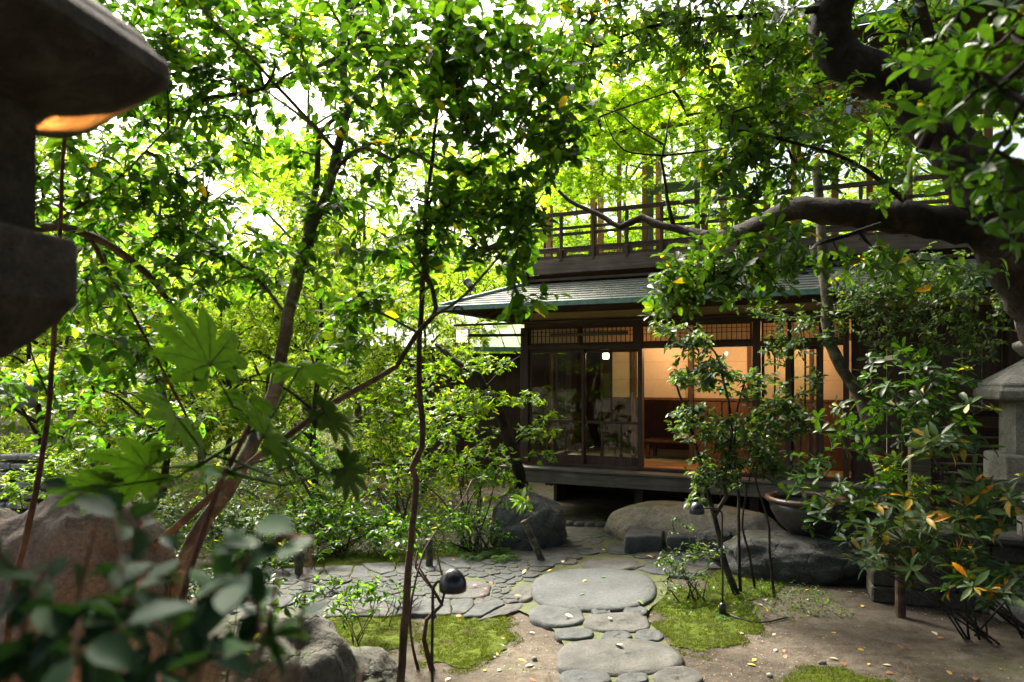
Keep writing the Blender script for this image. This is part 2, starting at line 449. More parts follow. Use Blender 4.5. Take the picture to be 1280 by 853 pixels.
def ground_mat():
    m, N, L, b = mat('sandy garden soil')
    tc = N.new('ShaderNodeTexCoord').outputs['Object']
    n1 = noise_node(N, L, 0.55, 6, 0.6, tc, 0.5)
    n2 = noise_node(N, L, 9, 8, 0.7, tc)
    n3 = noise_node(N, L, 60, 4, 0.8, tc)
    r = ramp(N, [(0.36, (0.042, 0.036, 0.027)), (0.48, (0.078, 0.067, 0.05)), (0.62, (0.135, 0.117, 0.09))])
    L.new(n1.outputs[0], r.inputs[0])
    r2 = ramp(N, [(0.32, (0.55, 0.53, 0.5)), (0.6, (1.15, 1.13, 1.1))])
    L.new(n2.outputs[0], r2.inputs[0])
    r3 = ramp(N, [(0.33, (0.4, 0.36, 0.32)), (0.46, (1, 1, 1)), (0.66, (1, 1, 1)), (0.75, (1.45, 1.42, 1.35))])
    L.new(n3.outputs[0], r3.inputs[0])
    x = r.outputs[0]
    for o in (r2, r3):
        mx = N.new('ShaderNodeMix'); mx.data_type = 'RGBA'; mx.blend_type = 'MULTIPLY'; mx.inputs[0].default_value = 1
        L.new(x, mx.inputs[6]); L.new(o.outputs[0], mx.inputs[7])
        x = mx.outputs[2]
    n4 = noise_node(N, L, 0.9, 7, 0.65, tc, 0.3)
    rm = ramp(N, [(0.56, (0, 0, 0)), (0.68, (0.75, 0.75, 0.75))])
    L.new(n4.outputs[0], rm.inputs[0])
    mm = N.new('ShaderNodeMix'); mm.data_type = 'RGBA'
    L.new(rm.outputs[0], mm.inputs[0]); L.new(x, mm.inputs[6]); mm.inputs[7].default_value = (0.07, 0.085, 0.025, 1)
    L.new(mm.outputs[2], b.inputs['Base Color'])
    b.inputs['Roughness'].default_value = 0.95
    b.inputs['Specular IOR Level'].default_value = 0.15
    hh = N.new('ShaderNodeMath'); hh.operation = 'MULTIPLY_ADD'
    L.new(n3.outputs[0], hh.inputs[0]); hh.inputs[1].default_value = 0.4; L.new(n2.outputs[0], hh.inputs[2])
    bump(N, L, hh.outputs[0], b, 1.0, 0.035)
    return m
M['ground'] = ground_mat()

def moss_mat():
    m, N, L, b = mat('moss carpet')
    tc = N.new('ShaderNodeTexCoord').outputs['Object']
    n1 = noise_node(N, L, 5, 6, 0.6, tc)
    n2 = noise_node(N, L, 80, 4, 0.7, tc)
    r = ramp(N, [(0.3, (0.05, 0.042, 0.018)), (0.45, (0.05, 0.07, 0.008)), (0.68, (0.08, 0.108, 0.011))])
    L.new(n1.outputs[0], r.inputs[0]); L.new(r.outputs[0], b.inputs['Base Color'])
    b.inputs['Roughness'].default_value = 1.0
    b.inputs['Specular IOR Level'].default_value = 0.1
    bump(N, L, n2.outputs[0], b, 1.0, 0.02)
    return m
M['moss'] = moss_mat()
M['bed'] = stone_mat('mossy earth between the stones', (0.045, 0.045, 0.02), (0.06, 0.07, 0.022), (0.075, 0.10, 0.02), 0, scale=6)

# ------------------------------------------------------------------ ground
def gh(x, y):
    return 0.012 * noise.noise(Vector((x * 0.8, y * 0.8, 0))) + (0.35 * max(0, min(1, (y - 18) / 14)) * (0.6 + noise.noise(Vector((x * 0.1, y * 0.1, 4)))))

xs = np.concatenate([[-160, -90, -50, -30, -20], np.arange(-14, 12.01, 0.25), [16, 22, 35, 60, 110, 170]])
ys = np.concatenate([[-60, -25, -10, -4], np.arange(-2, 16.01, 0.25), np.arange(17, 34, 1.5), [40, 55, 90, 150, 260]])
gv = [(float(x), float(y), gh(x, y)) for y in ys for x in xs]
nx = len(xs)
gf = [(j * nx + i, j * nx + i + 1, (j + 1) * nx + i + 1, (j + 1) * nx + i) for j in range(len(ys) - 1) for i in range(nx - 1)]
me = bpy.data.meshes.new('ground')
me.from_pydata(gv, [], gf)
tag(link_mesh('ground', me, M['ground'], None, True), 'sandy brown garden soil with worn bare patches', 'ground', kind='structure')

# ------------------------------------------------------------------ the teahouse (local frame: x along the front, y inwards, z up)
AX, AY = 0.21, 11.0
HR = math.atan2(-0.421, 0.907)
U, W = Vector((math.cos(HR), math.sin(HR), 0)), Vector((-math.sin(HR), math.cos(HR), 0))
def HL(x, y, z): return Vector((AX, AY, 0)) + U * x + W * y + Vector((0, 0, z))
house = thing('teahouse', 'two storey dark wooden Japanese house with glass doors, lit paper screens and shingled eave', 'house', (AX, AY, 0), HR)
XR = 7.2           # right end of the front
def part(name, m, boxes, parent=house, bevel=0.004):
    mb = MB()
    for b in boxes: mb.box(*b)
    return mb.build(name, m, parent, bevel=bevel)

part('veranda_floor', M['grey_wood'], [((-0.3 + 0, XR), (-0.32 + i * 0.108, -0.32 + i * 0.108 + 0.105), (0.715, 0.75)) for i in range(3)] )
part('corridor_floor', M['warm_wood'], [((0.0, XR), (0.03 + i * 0.2, 0.03 + i * 0.2 + 0.197), (0.70, 0.745)) for i in range(6)])
part('edge_beam', M['grey_wood'], [((-0.28, XR), (-0.30, -0.18), (0.53, 0.712))])
for x in (0.0, 1.8, 3.34, 5.2, 7.0):
    part('floor_post', M['wood_z'], [((x - 0.06, x + 0.06), (-0.16, -0.04), (0.06, 0.53))])
part('sill', M['wood_x'], [((0.0, XR), (-0.045, 0.065), (0.752, 0.80))])
part('lintel', M['wood_x'], [((0.0, 4.46), (-0.05, 0.07), (2.49, 2.56))])
part('upper_beam', M['wood_x'], [((0.0, XR), (-0.06, 0.08), (2.83, 2.93))])
part('plaster_band', M['plaster'], [((0.06, XR), (0.0, 0.06), (2.932, 3.05))])
part('wall_plate', M['wood_x'], [((-0.1, XR), (-0.07, 0.09), (3.052, 3.20))])
for x, ww in ((0.0, 0.12), (1.80, 0.05), (3.36, 0.10), (3.77, 0.045), (4.15, 0.05), (4.44, 0.07)):
    part('post', M['wood_z'], [((x - ww / 2, x + ww / 2), (-0.062, 0.06), (0.80, 2.83))])

def glass_door(x0, x1, y, z0=0.80, z1=2.488, name='sliding_door'):
    fr = MB()
    s = 0.035
    fr.box((x0, x0 + s), (y, y + 0.03), (z0, z1)); fr.box((x1 - s, x1), (y, y + 0.03), (z0, z1))
    fr.box((x0 + s, x1 - s), (y, y + 0.03), (z1 - 0.045, z1)); fr.box((x0 + s, x1 - s), (y, y + 0.03), (z0, z0 + 0.13))
    fr.box((x0 + s, x1 - s), (y, y + 0.03), (1.40, 1.44))
    xm = (x0 + x1) / 2
    fr.box((xm - 0.012, xm + 0.012), (y + 0.004, y + 0.026), (1.44, z1 - 0.045))
    for k in (1, 2):
        xx = x0 + (x1 - x0) * k / 3
        fr.box((xx - 0.010, xx + 0.010), (y + 0.004, y + 0.026), (z0 + 0.13, 1.40))
    # little shaped feet at the bottom of the muntins
    for k in (1, 2):
        xx = x0 + (x1 - x0) * k / 3
        fr.box((xx - 0.028, xx + 0.028), (y + 0.006, y + 0.024), (z0 + 0.13, z0 + 0.165))
    d = fr.build(name, M['wood_z'], house, bevel=0.002)
    g = MB(); g.box((x0 + s, x1 - s), (y + 0.013, y + 0.016), (z0 + 0.13, z1 - 0.045))
    g.build('glass', M['glass'], d)
    return d
glass_door(0.07, 0.94, -0.02)
glass_door(0.92, 1.775, 0.018)
glass_door(3.42, 3.75, 0.018)
glass_door(3.79, 4.125, 0.018)

# transom: paper behind a fine lattice, in four bays
for x0, x1 in ((0.06, 0.86), (0.89, 1.70), (1.80, 2.55), (2.58, 3.30), (3.42, 4.40)):
    fr = MB()
    fr.box((x0, x1), (-0.012, 0.018), (2.562, 2.59)); fr.box((x0, x1), (-0.012, 0.018), (2.80, 2.828))
    fr.box((x0, x0 + 0.025), (-0.012, 0.018), (2.59, 2.80)); fr.box((x1 - 0.025, x1), (-0.012, 0.018), (2.59, 2.80))
    n = int((x1 - x0) / 0.065)
    for k in range(1, n):
        xx = x0 + (x1 - x0) * k / n
        fr.box((xx - 0.004, xx + 0.004), (-0.006, 0.008), (2.59, 2.80))
    fr.box((x0 + 0.025, x1 - 0.025), (-0.007, 0.009), (2.69, 2.698)); fr.box((x0 + 0.025, x1 - 0.025), (-0.007, 0.009), (2.75, 2.757))
    t = fr.build('transom', M['wood_z'], house)
    p = MB(); p.box((x0 + 0.02, x1 - 0.02), (0.012, 0.0145), (2.585, 2.805))
    p.build('paper', M['paper'], t)
for b_ in (((1.70, 1.80), (-0.05, 0.05), (2.562, 2.828)), ((0.86, 0.89), (-0.03, 0.03), (2.562, 2.828)), ((2.55, 2.58), (-0.03, 0.03), (2.562, 2.828))): part('transom_post', M['wood_z'], [b_])
# rolled blind pole under the eave
mb = MB(); mb.tube([(0.45, -0.09, 2.70), (1.62, -0.09, 2.715)], 0.026, 10); mb.tube([(0.98, -0.09, 2.70), (0.98, -0.09, 2.78)], 0.012, 6)
mb.build('rolled_blind', M['grey_wood'], house)

# inner wall: paper panels above, boards below
SW = 1.18
for x0, x1 in ((0.98, 1.33), (1.39, 2.24), (2.29, 3.12), (3.14, 3.98), (4.0, 4.72)):
    fr = MB()
    fr.box((x0, x0 + 0.022), (SW, SW + 0.03), (1.72, 2.62)); fr.box((x1 - 0.022, x1), (SW, SW + 0.03), (1.72, 2.62))
    fr.box((x0 + 0.022, x1 - 0.022), (SW, SW + 0.03), (1.72, 1.755)); fr.box((x0 + 0.022, x1 - 0.022), (SW, SW + 0.03), (2.60, 2.62))
    s = fr.build('paper_screen', M['red_wood'], house)
    p = MB()
    zz = [1.757 + (2.598 - 1.757) * k / 3 for k in range(4)]
    for k in range(3):
        p.box((x0 + 0.024, x1 - 0.024), (SW + 0.012, SW + 0.016), (zz[k] + 0.002, zz[k + 1] - 0.002))
    p.build('paper', M['paper'], s)
part('screen_head', M['wood_x'], [((0.0, XR), (SW - 0.02, SW + 0.06), (2.625, 2.70))])
part('upper_plaster', M['plaster'], [((0.0, XR), (SW + 0.0, SW + 0.05), (2.702, 3.04))])
for i, (x0, x1) in enumerate(((2.30, 2.72), (2.74, 3.40), (3.42, 3.98), (4.0, 4.72))):
    part('wainscot_board', M['red_wood'], [((x0, x1), (SW, SW + 0.025), (0.76, 1.30)), ((x0, x1), (SW, SW + 0.025), (1.335, 1.70)), ((x0, x1), (SW - 0.012, SW + 0.03), (1.303, 1.332))])
for x in (1.36, 2.27, 3.13, 3.99, 4.73):
    part('inner_post', M['wood_z'], [((x - 0.03, x + 0.03), (SW - 0.035, SW + 0.055), (0.75, 2.625))] if x in (1.36, 4.73, 2.27) else [((x - 0.009, x + 0.009), (SW - 0.012, SW + 0.04), (0.75, 2.62))])
part('corridor_ceiling', M['wood_x'], [((0.0, XR), (0.09, 3.6), (3.045, 3.07))])
# the room behind, seen through the opening
part('room_floor', plain('straw mat', (0.26, 0.21, 0.11), 0.9), [((0.08, 4.7), (SW + 0.08, 3.5), (0.72, 0.748))])
part('room_back_wall', M['plaster'], [((0.0, 4.8), (3.5, 3.56), (0.7, 3.04))])
part('dark_cabinet', M['red_wood'], [((0.2, 2.6), (3.2, 3.49), (0.75, 1.7))])
part('end_wall', M['wood_z'], [((4.76, 4.82), (0.07, 3.5), (0.7, 3.04))])
part('floor_mat_board', M['warm_wood'], [((1.95, 3.0), (0.12, 0.55), (0.747, 0.765))])
part('added_floor_skirt', M['wood_x'], [((0.0, XR), (2.4, 2.46), (0.0, 0.70)), ((-0.02, 0.04), (1.2, 2.4), (0.0, 0.70)), ((XR - 0.05, XR), (0.0, 2.4), (0.0, 0.70))])  # skirt added to stop sun passing under the floor from behind
# left side: glazed wall with a slatted guard
part('side_sill', M['wood_y'], [((-0.05, 0.06), (0.066, 3.5), (0.752, 0.80))])
part('side_lintel', M['wood_y'], [((-0.05, 0.06), (0.066, 3.5), (2.49, 2.56))])
part('side_beam', M['wood_y'], [((-0.05, 0.06), (0.085, 3.5), (2.83, 2.93))])
for y in (0.95, 1.9, 2.8, 3.5):
    part('side_post', M['wood_z'], [((-0.05, 0.06), (y - 0.05, y + 0.05), (0.30, 2.49))])
part('side_panel', M['wood_z'], [((-0.01, 0.02), (0.1, 3.45), (2.562, 2.828)), ((-0.01, 0.02), (1.95, 3.45), (0.80, 2.488))])
mb = MB()
for k in range(13):
    y = 0.14 + k * 0.062
    mb.box((-0.012, 0.012), (y - 0.012, y + 0.012), (0.802, 1.34))
mb.box((-0.016, 0.016), (0.1, 0.9), (1.342, 1.38))
mb.build('slatted_guard', M['wood_z'], house)
g = MB(); g.box((0.022, 0.026), (0.07, 0.9), (0.80, 2.488)); g.build('side_glass', M['glass'], house)

# lower hip roof over the veranda
def roof_slope(corner_pts, name, m, thick, parent=house, courses=9):
    """quad: eave a, eave b, top b, top a ; overlapping shingle courses"""
    a, b, c, d = [Vector(p) for p in corner_pts]
    n = (b - a).cross(d - a).normalized()
    if n.z < 0: n = -n
    mb = MB()
    for k in range(courses):
        s0, s1 = k / courses, min(1, (k + 1.15) / courses)
        p0, p1 = a.lerp(d, s0), b.lerp(c, s0)
        q0, q1 = a.lerp(d, s1), b.lerp(c, s1)
        lift = 0.014
        vs = [p0 + n * lift, p1 + n * lift, q1 + n * 0.002, q0 + n * 0.002, p0 - n * 0.003, p1 - n * 0.003, q1 - n * 0.010, q0 - n * 0.010]
        mb.add(vs, [(0, 1, 2, 3), (7, 6, 5, 4), (0, 4, 5, 1), (1, 5, 6, 2), (2, 6, 7, 3), (3, 7, 4, 0)])
    return mb.build(name, m, parent)
OV = 0.97
ze, zt = 3.10, 3.50
roof_slope([(-OV, -OV, ze), (XR, -OV, ze), (XR, 0.06, zt), (0.06, 0.06, zt)], 'lower_roof', M['shingle'], 0.05)
roof_slope([(-OV, 3.2, ze), (-OV, -OV, ze), (0.06, 0.06, zt), (0.06, 3.2, zt)], 'side_roof', M['shingle'], 0.05)
mb = MB(); mb.box((-OV - 0.02, XR), (-OV - 0.03, -OV - 0.002), (ze - 0.055, ze + 0.018)); mb.box((-OV - 0.03, -OV - 0.002), (-OV, 3.2), (ze - 0.055, ze + 0.018))
mb.build('copper_edge', M['copper'], house, bevel=0.004)
mb = MB(); mb.tube([(-OV + 0.02, -OV + 0.02, ze + 0.03), (0.05, 0.05, zt + 0.03)], 0.03, 8)
mb.build('hip_ridge', M['copper'], house)
# soffit boards and rafters
mb = MB()
mb.add([(-OV, -OV, ze - 0.03), (XR, -OV, ze - 0.03), (XR, -0.07, ze + 0.29), (-0.1, -0.07, ze + 0.29)], [(3, 2, 1, 0)])
mb.add([(-OV, 3.2, ze - 0.03), (-OV, -OV, ze - 0.03), (-0.1, -0.07, ze + 0.29), (-0.1, 3.2, ze + 0.29)], [(3, 2, 1, 0)])
mb.build('soffit', M['wood_x'], house)
k = 0
x = -0.05
rot = Matrix.Rotation(math.atan2(0.32, 0.9), 3, 'X')
mb = MB()
while x < XR:
    mb.box((x - 0.018, x + 0.018), (-OV + 0.02, -0.05), (ze + 0.085, ze + 0.125), rot)
    x += 0.30
mb.build('rafters', M['wood_y'], house)
mb = MB()
rot = Matrix.Rotation(-math.atan2(0.32, 0.9), 3, 'Y')
y = 0.1
while y < 3.1:
    mb.box((-OV + 0.02, -0.05), (y - 0.018, y + 0.018), (ze + 0.085, ze + 0.125), rot)
    y += 0.28
mb.tube([(-OV + 0.03, -OV + 0.03, ze - 0.05), (-0.05, -0.05, ze + 0.25)], 0.035, 6)
mb.build('side_rafters', M['wood_x'], house)
mb = MB(); mb.tube([(-OV + 0.05, -0.60, 2.86), (XR, -0.60, 2.86)], 0.018, 6)
mb.tube([(-0.65, -0.62, 2.70), (0.0, -0.08, 2.72)], 0.022, 6)
mb.build('eave_pole', M['wood_x'], house)

# upper storey: balcony apron, pierced boards, rail, balusters
part('balcony_recess', M['wood_x'], [((0.0, XR), (0.10, 0.16), (3.46, 3.64))])
part('balcony_ledge', M['wood_x'], [((-0.03, XR), (-0.02, 0.10), (3.52, 3.56))])
part('balcony_apron', M['grey_wood'] if False else wood_mat('grey brown apron', (0.04, 0.028, 0.02), (0.085, 0.064, 0.048), (0.15, 0.12, 0.095), 'x'), [((0.03, XR), (-0.03, 0.02), (3.63, 3.845))])
part('balcony_floor', M['wood_x'], [((0.0, XR), (0.022, 1.0), (3.70, 3.74))])
part('corner_post', M['wood_z'], [((-0.05, 0.045), (-0.06, 0.05), (3.40, 5.0))])
BX = [0.08 + 0.503 * k for k in range(14)]
def pierced(x0, x1, z0, z1, y0, y1):
    cx, cz = (x0 + x1) / 2, (z0 + z1) / 2
    hw, hh = (x1 - x0) / 2, (z1 - z0) / 2
    n = 40
    inn, out = [], []
    for k in range(n):
        a = 2 * math.pi * (k + 0.5) / n
        c, s = math.cos(a), math.sin(a)
        L_ = hw * 0.62
        xx = L_ * max(-1, min(1, c * 1.35))
        zz = hh * 0.40 * (s / max(0.35, abs(s)) if abs(s) > 0.35 else s / 0.35) * (0.75 + 0.35 * (abs(xx) / L_) ** 3)
        inn.append((cx + xx + (0.03 if abs(c) > 0.9 else 0) * (1 if c > 0 else -1), cz + zz))
        sc = min(hw / max(abs(c) * hw, 1e-6) if False else 9e9, 9e9)
        m = max(abs(c), abs(s))
        out.append((cx + hw * c / m, cz + hh * s / m))
    vs = [(x, y0, z) for x, z in inn] + [(x, y0, z) for x, z in out] + [(x, y1, z) for x, z in inn] + [(x, y1, z) for x, z in out]
    fs = []
    for k in range(n):
        j = (k + 1) % n
        fs += [(k, n + k, n + j, j), (2 * n + j, 3 * n + j, 3 * n + k, 2 * n + k), (j, 2 * n + j, 2 * n + k, k), (n + k, 3 * n + k, 3 * n + j, n + j)]
    return vs, fs
for k in range(len(BX) - 1):
    mb = MB()
    mb.add(*pierced(BX[k] + 0.02, BX[k + 1] - 0.02, 3.846, 3.99, -0.005, 0.014))
    mb.build('pierced_board', M['wood_x'], house)
for k, x in enumerate(BX[1:]):
    part('baluster', M['wood_z'], [((x - 0.022, x + 0.022), (-0.036, 0.012), (3.80, 4.48))])
part('handrail', M['wood_x'], [((-0.08, XR), (-0.045, 0.025), (4.482, 4.535))])
part('middle_rail', M['wood_x'], [((0.03, XR), (0.013, 0.035), (4.28, 4.325))])
part('lower_rail', M['wood_x'], [((0.03, XR), (0.013, 0.035), (4.19, 4.235))])
part('board_rail', M['wood_x'], [((0.03, XR), (-0.012, 0.022), (3.991, 4.02))])
# glazed wall of the upper room
WY = 0.88
for x in (0.02, 0.78, 1.20, 1.62, 2.52, 3.4, 4.3, 5.2, 6.1, 7.0):
    t = 0.045 if x not in (1.20,) else 0.028
    part('window_post', M['warm_wood'], [((x - t, x + t), (WY, WY + 0.09), (3.74, 6.30))])
g = MB()
XW = (0.065, 0.735, 1.165, 1.575, 2.475, 3.355, 4.255, 5.155, 6.055, 6.955)
for a, b in ((0.065, 0.735), (0.825, 1.165), (1.235, 1.575), (1.665, 2.475), (2.565, 3.355), (3.445, 4.255), (4.345, 5.155), (5.245, 6.055), (6.145, 6.955)):
    g.box((a, b), (WY + 0.04, WY + 0.045), (3.76, 5.9))
g.build('window_glass', M['glass_up'], house)
part('window_head', M['wood_x'], [((0.0, XR), (WY - 0.01, WY + 0.1), (5.9, 5.98))])
part('window_rail', M['warm_wood'], [((0.07, XR), (WY + 0.02, WY + 0.08), (4.10, 4.14))])
gr = plain('grey green metal', (0.10, 0.125, 0.115), 0.45, 0.3)
part('window_guard', gr, [((1.66, 2.48), (WY - 0.09, WY - 0.06), (4.98, 5.02)), ((1.66, 2.48), (WY - 0.08, WY - 0.065), (4.90, 4.978)), ((1.66, 2.48), (WY - 0.09, WY - 0.06), (4.86, 4.898))])
part('shutter_frame', gr, [((1.68, 1.76), (WY - 0.03, WY - 0.005), (3.9, 5.95)), ((2.38, 2.46), (WY - 0.03, WY - 0.005), (3.9, 5.95))])
part('upper_floor', M['warm_wood'], [((0.06, XR), (1.0, 3.6), (3.70, 3.735))])
for x in (0.05, 1.2, 2.4, 3.6, 4.8, 6.0):
    part('rear_post', M['warm_wood'], [((x - 0.05, x + 0.05), (3.5, 3.6), (3.74, 6.3))])
part('upper_ceiling', M['wood_x'], [((2.9, XR), (0.85, 3.6), (6.30, 6.34))])
# upper roof, seen at the top right behind the leaves
roof_slope([(3.0, -0.35, 6.45), (XR + 1.5, -0.35, 6.45), (XR + 1.5, 2.4, 7.6), (3.3, 2.4, 7.6)], 'upper_roof', M['shingle'], 0.05, courses=16)
mb = MB(); mb.box((2.98, XR + 1.5), (-0.40, -0.36), (6.36, 6.475)); mb.build('upper_copper_edge', M['copper'], house, bevel=0.004)
mb = MB(); mb.box((3.0, XR + 1.5), (-0.35, 3.0), (6.345, 6.36)); mb.build('upper_soffit', M['wood_x'], house)
# right end: dark boarded wall
part('boarded_wall', M['wood_z'], [((4.50 + k * 0.2, 4.50 + k * 0.2 + 0.196), (0.0, 0.03), (0.802, 2.828)) for k in range(13)])
for x in (5.3, 6.2, 7.1):
    part('wall_post', M['wood_z'], [((x - 0.055, x + 0.055), (-0.062, -0.002), (0.80, 2.83))])

# ------------------------------------------------------------------ lamps in and on the house
warm = (1.0, 0.60, 0.29)
def point(name, loc, e, r=0.08, col=warm):
    l = bpy.data.lights.new(name, 'POINT')
    l.energy = e; l.color = col; l.shadow_soft_size = r
    o = bpy.data.objects.new(name, l); C.objects.link(o); o.location = loc
    return o
glow_white = glow_mat('lamp shade lit', (1.0, 0.86, 0.62), 3)
def hanging_lamp(loc, top, size, label, kind='box'):
    t = thing('hanging_lamp', label, 'lamp', loc)
    mb = MB()
    if kind == 'box': mb.box((-size, size), (-size, size), (-size, size))
    else: mb.lathe([(0.01, -size), (size * 0.7, -size * 0.8), (size, 0), (size * 0.7, size * 0.8), (0.01, size)], 14)
    mb.build('shade', glow_white, t, bevel=0.008 if kind == 'box' else 0)
    mb = MB(); mb.tube([(0, 0, size), (0, 0, top)], 0.004, 5); mb.lathe([(0.03, size), (0.03, size + 0.015)], 12)
    mb.build('cord', M['iron'], t)
hanging_lamp(HL(1.13, 0.45, 2.40), 0.62, 0.042, 'small glowing square lamp hanging behind the glass door')
hanging_lamp(HL(1.95, 0.75, 2.74), 0.29, 0.06, 'round glowing lamp behind the lit transom over the open doorway', 'ball')
hanging_lamp(HL(3.75, 0.75, 2.72), 0.31, 0.06, 'round glowing lamp behind the transom right of the main post', 'ball')
point('corridor lamp light', HL(1.95, 0.62, 2.55), 3.2)
point('corridor lamp light', HL(3.75, 0.62, 2.50), 3.2)
point('corridor lamp light', HL(3.0, 0.5, 2.2), 2.6)
point('transom lamp light', HL(1.95, 0.40, 2.70), 2.4, 0.04)
point('transom lamp light', HL(3.75, 0.40, 2.70), 2.8, 0.04)
point('room lamp light', HL(1.6, 2.2, 2.3), 0.6)
hanging_lamp(HL(0.85, 1.9, 4.78), 1.5, 0.055, 'warm lamp glowing inside the upper room behind the balcony', 'ball')
hanging_lamp(HL(0.55, 2.6, 4.70), 1.5, 0.05, 'second warm lamp deeper in the upper room, near its left corner', 'ball')

# low table and cushion in the room
tb = thing('low_table', 'low dark table in the lit room behind the doorway', 'table', HL(1.95, 1.75, 0.75), HR)
mb = MB(); mb.box((-0.5, 0.5), (-0.3, 0.3), (0.27, 0.31)); mb.build('table_top', M['red_wood'], tb, bevel=0.006)
for sx in (-1, 1):
    for sy in (-1, 1):
        mb = MB(); mb.box((sx * 0.44 - 0.03, sx * 0.44 + 0.03), (sy * 0.24 - 0.03, sy * 0.24 + 0.03), (0, 0.268)); mb.build('leg', M['red_wood'], tb)
mb = MB()
mb.lathe([(0.01, 0), (0.24, 0.01), (0.27, 0.05), (0.25, 0.09), (0.12, 0.11), (0.01, 0.112)], 4, phase=math.pi / 4)
cu = mb.build('cushion', plain('cream cotton', (0.6, 0.53, 0.42), 0.9), None, True)
cu.modifiers.new('s', 'SUBSURF').render_levels = 2
cu.location = HL(2.05, 1.7, 1.06); cu.rotation_euler = (0, 0, HR)
tag(cu, 'cream square cushion lying on the low table', 'cushion')

def spotlight(loc, rx, rz, label, s=1.0):
    t = thing('spotlight', label, 'spotlight', loc, rz, 'spotlights on the eave')
    R = Matrix.Rotation(rx, 3, 'X')
    mb = MB(); mb.lathe([(0.035, -0.1), (0.055, -0.09), (0.06, 0.0), (0.062, 0.10), (0.075, 0.12), (0.075, 0.13), (0.05, 0.128), (0.045, 0.09)], 18)
    mb.v = [tuple((R @ Vector(v)) * s + Vector((0, 0, 0.16 * s))) for v in mb.v]
    mb.build('lamp_body', M['lampblack'], t, True)
    mb = MB(); mb.tube([(0, 0, 0), (0, 0, 0.12 * s)], 0.012 * s, 8); mb.lathe([(0.05 * s, 0), (0.05 * s, 0.012 * s)], 14)
    mb.build('bracket', M['iron'], t)
def on_roof(x, y): return HL(x, y, 3.10 + (y + OV) / (OV + 0.06) * 0.40 + 0.012)
spotlight(on_roof(-0.18, -0.18), math.radians(-30), 0.9, 'black spotlight tilted up on the roof hip by the balcony corner', 1.3)
spotlight(on_roof(-0.72, -0.45), math.radians(-50), 0.6, 'small black spotlight at the left tip of the shingled eave', 0.9)
spotlight(on_roof(3.95, -0.25), math.radians(-25), 0.2, 'black spotlight on the roof beside the slender grey trunk', 1.2)
# iron hook on the eave corner
mb = MB(); mb.tube([Vector((0.075 * math.cos(a), 0, 0.075 * math.sin(a) * 1.15)) for a in np.linspace(0, math.pi, 14)] , 0.016, 8)
ho = mb.build('gutter_hook', M['iron'], None, True); ho.location = HL(-0.62, -1.02, 3.02); ho.rotation_euler = (0, 0, HR)
tag(ho, 'black iron hoop on the front of the eave corner', 'hook')
# hanging lantern beyond the eave corner
tl = thing('garden_lantern', 'small lit paper lantern on a post beyond the eave corner', 'lantern', P(578, 428, 13.5))
mb = MB(); mb.box((-0.17, 0.17), (-0.17, 0.17), (0, 0.34)); mb.build('paper_shade', glow_mat('lit lantern paper', (1.0, 0.70, 0.50), 0.35), tl)
mb = MB()
for sx in (-1, 1):
    for sy in (-1, 1): mb.box((sx * 0.18 - 0.014, sx * 0.18 + 0.014), (sy * 0.18 - 0.014, sy * 0.18 + 0.014), (-0.02, 0.36))
for s in (-1, 1):
    mb.box((-0.19, 0.19), (s * 0.178 - 0.008, s * 0.178 + 0.008), (0.16, 0.178)); mb.box((s * 0.178 - 0.008, s * 0.178 + 0.008), (-0.19, 0.19), (0.16, 0.178))
    mb.box((-0.006, 0.006), (s * 0.178 - 0.006, s * 0.178 + 0.006), (0, 0.34))
mb.build('frame', M['red_wood'], tl)
mb = MB(); mb.lathe([(0.30, 0.36), (0.10, 0.46), (0.02, 0.52), (0.02, 0.58)], 4, phase=math.pi / 4); mb.build('lantern_cap', M['iron'], tl)
mb = MB(); mb.box((-0.05, 0.05), (-0.05, 0.05), (-tl.location.z / 0.66, -0.06)); mb.box((-0.2, 0.2), (-0.2, 0.2), (-0.058, -0.022)); mb.build('post', M['wood_z'], tl)
tl.scale = (0.66, 0.66, 0.66)

# outbuilding behind the eave, at the left
ob = thing('garden_pavilion', 'low outbuilding with a pale metal roof behind the eave corner', 'pavilion', (-1.0, 17.0, 0), math.radians(8))
mb = MB()
for k in range(14):
    x0 = -2.6 + k * 0.36
    mb.add([(x0, -1.6, 2.72), (x0 + 0.33, -1.6, 2.72), (x0 + 0.33, 0.6, 3.62), (x0, 0.6, 3.62), (x0, -1.6, 2.69), (x0 + 0.33, -1.6, 2.69), (x0 + 0.33, 0.6, 3.59), (x0, 0.6, 3.59)], [(0, 1, 2, 3), (7, 6, 5, 4), (0, 4, 5, 1), (1, 5, 6, 2), (3, 2, 6, 7), (0, 3, 7, 4)])
    mb.box((x0 + 0.33, x0 + 0.36), (-1.6, -1.58), (2.69, 2.75))
mb.build('roof', plain('pale metal roof', (0.42, 0.45, 0.43), 0.35, 0.3), ob)
mb = MB(); mb.box((-2.65, 2.5), (-1.66, -1.605), (2.62, 2.72)); mb.build('fascia', M['copper'], ob)
mb = MB(); mb.box((-2.2, 2.1), (-1.0, 0.5), (0.0, 2.6)); mb.build('wall', M['wood_z'], ob)
for x in (-2.3, 2.2):
    mb = MB(); mb.box((x - 0.06, x + 0.06), (-1.5, -1.38), (0, 2.66)); mb.build('post', M['wood_z'], ob)

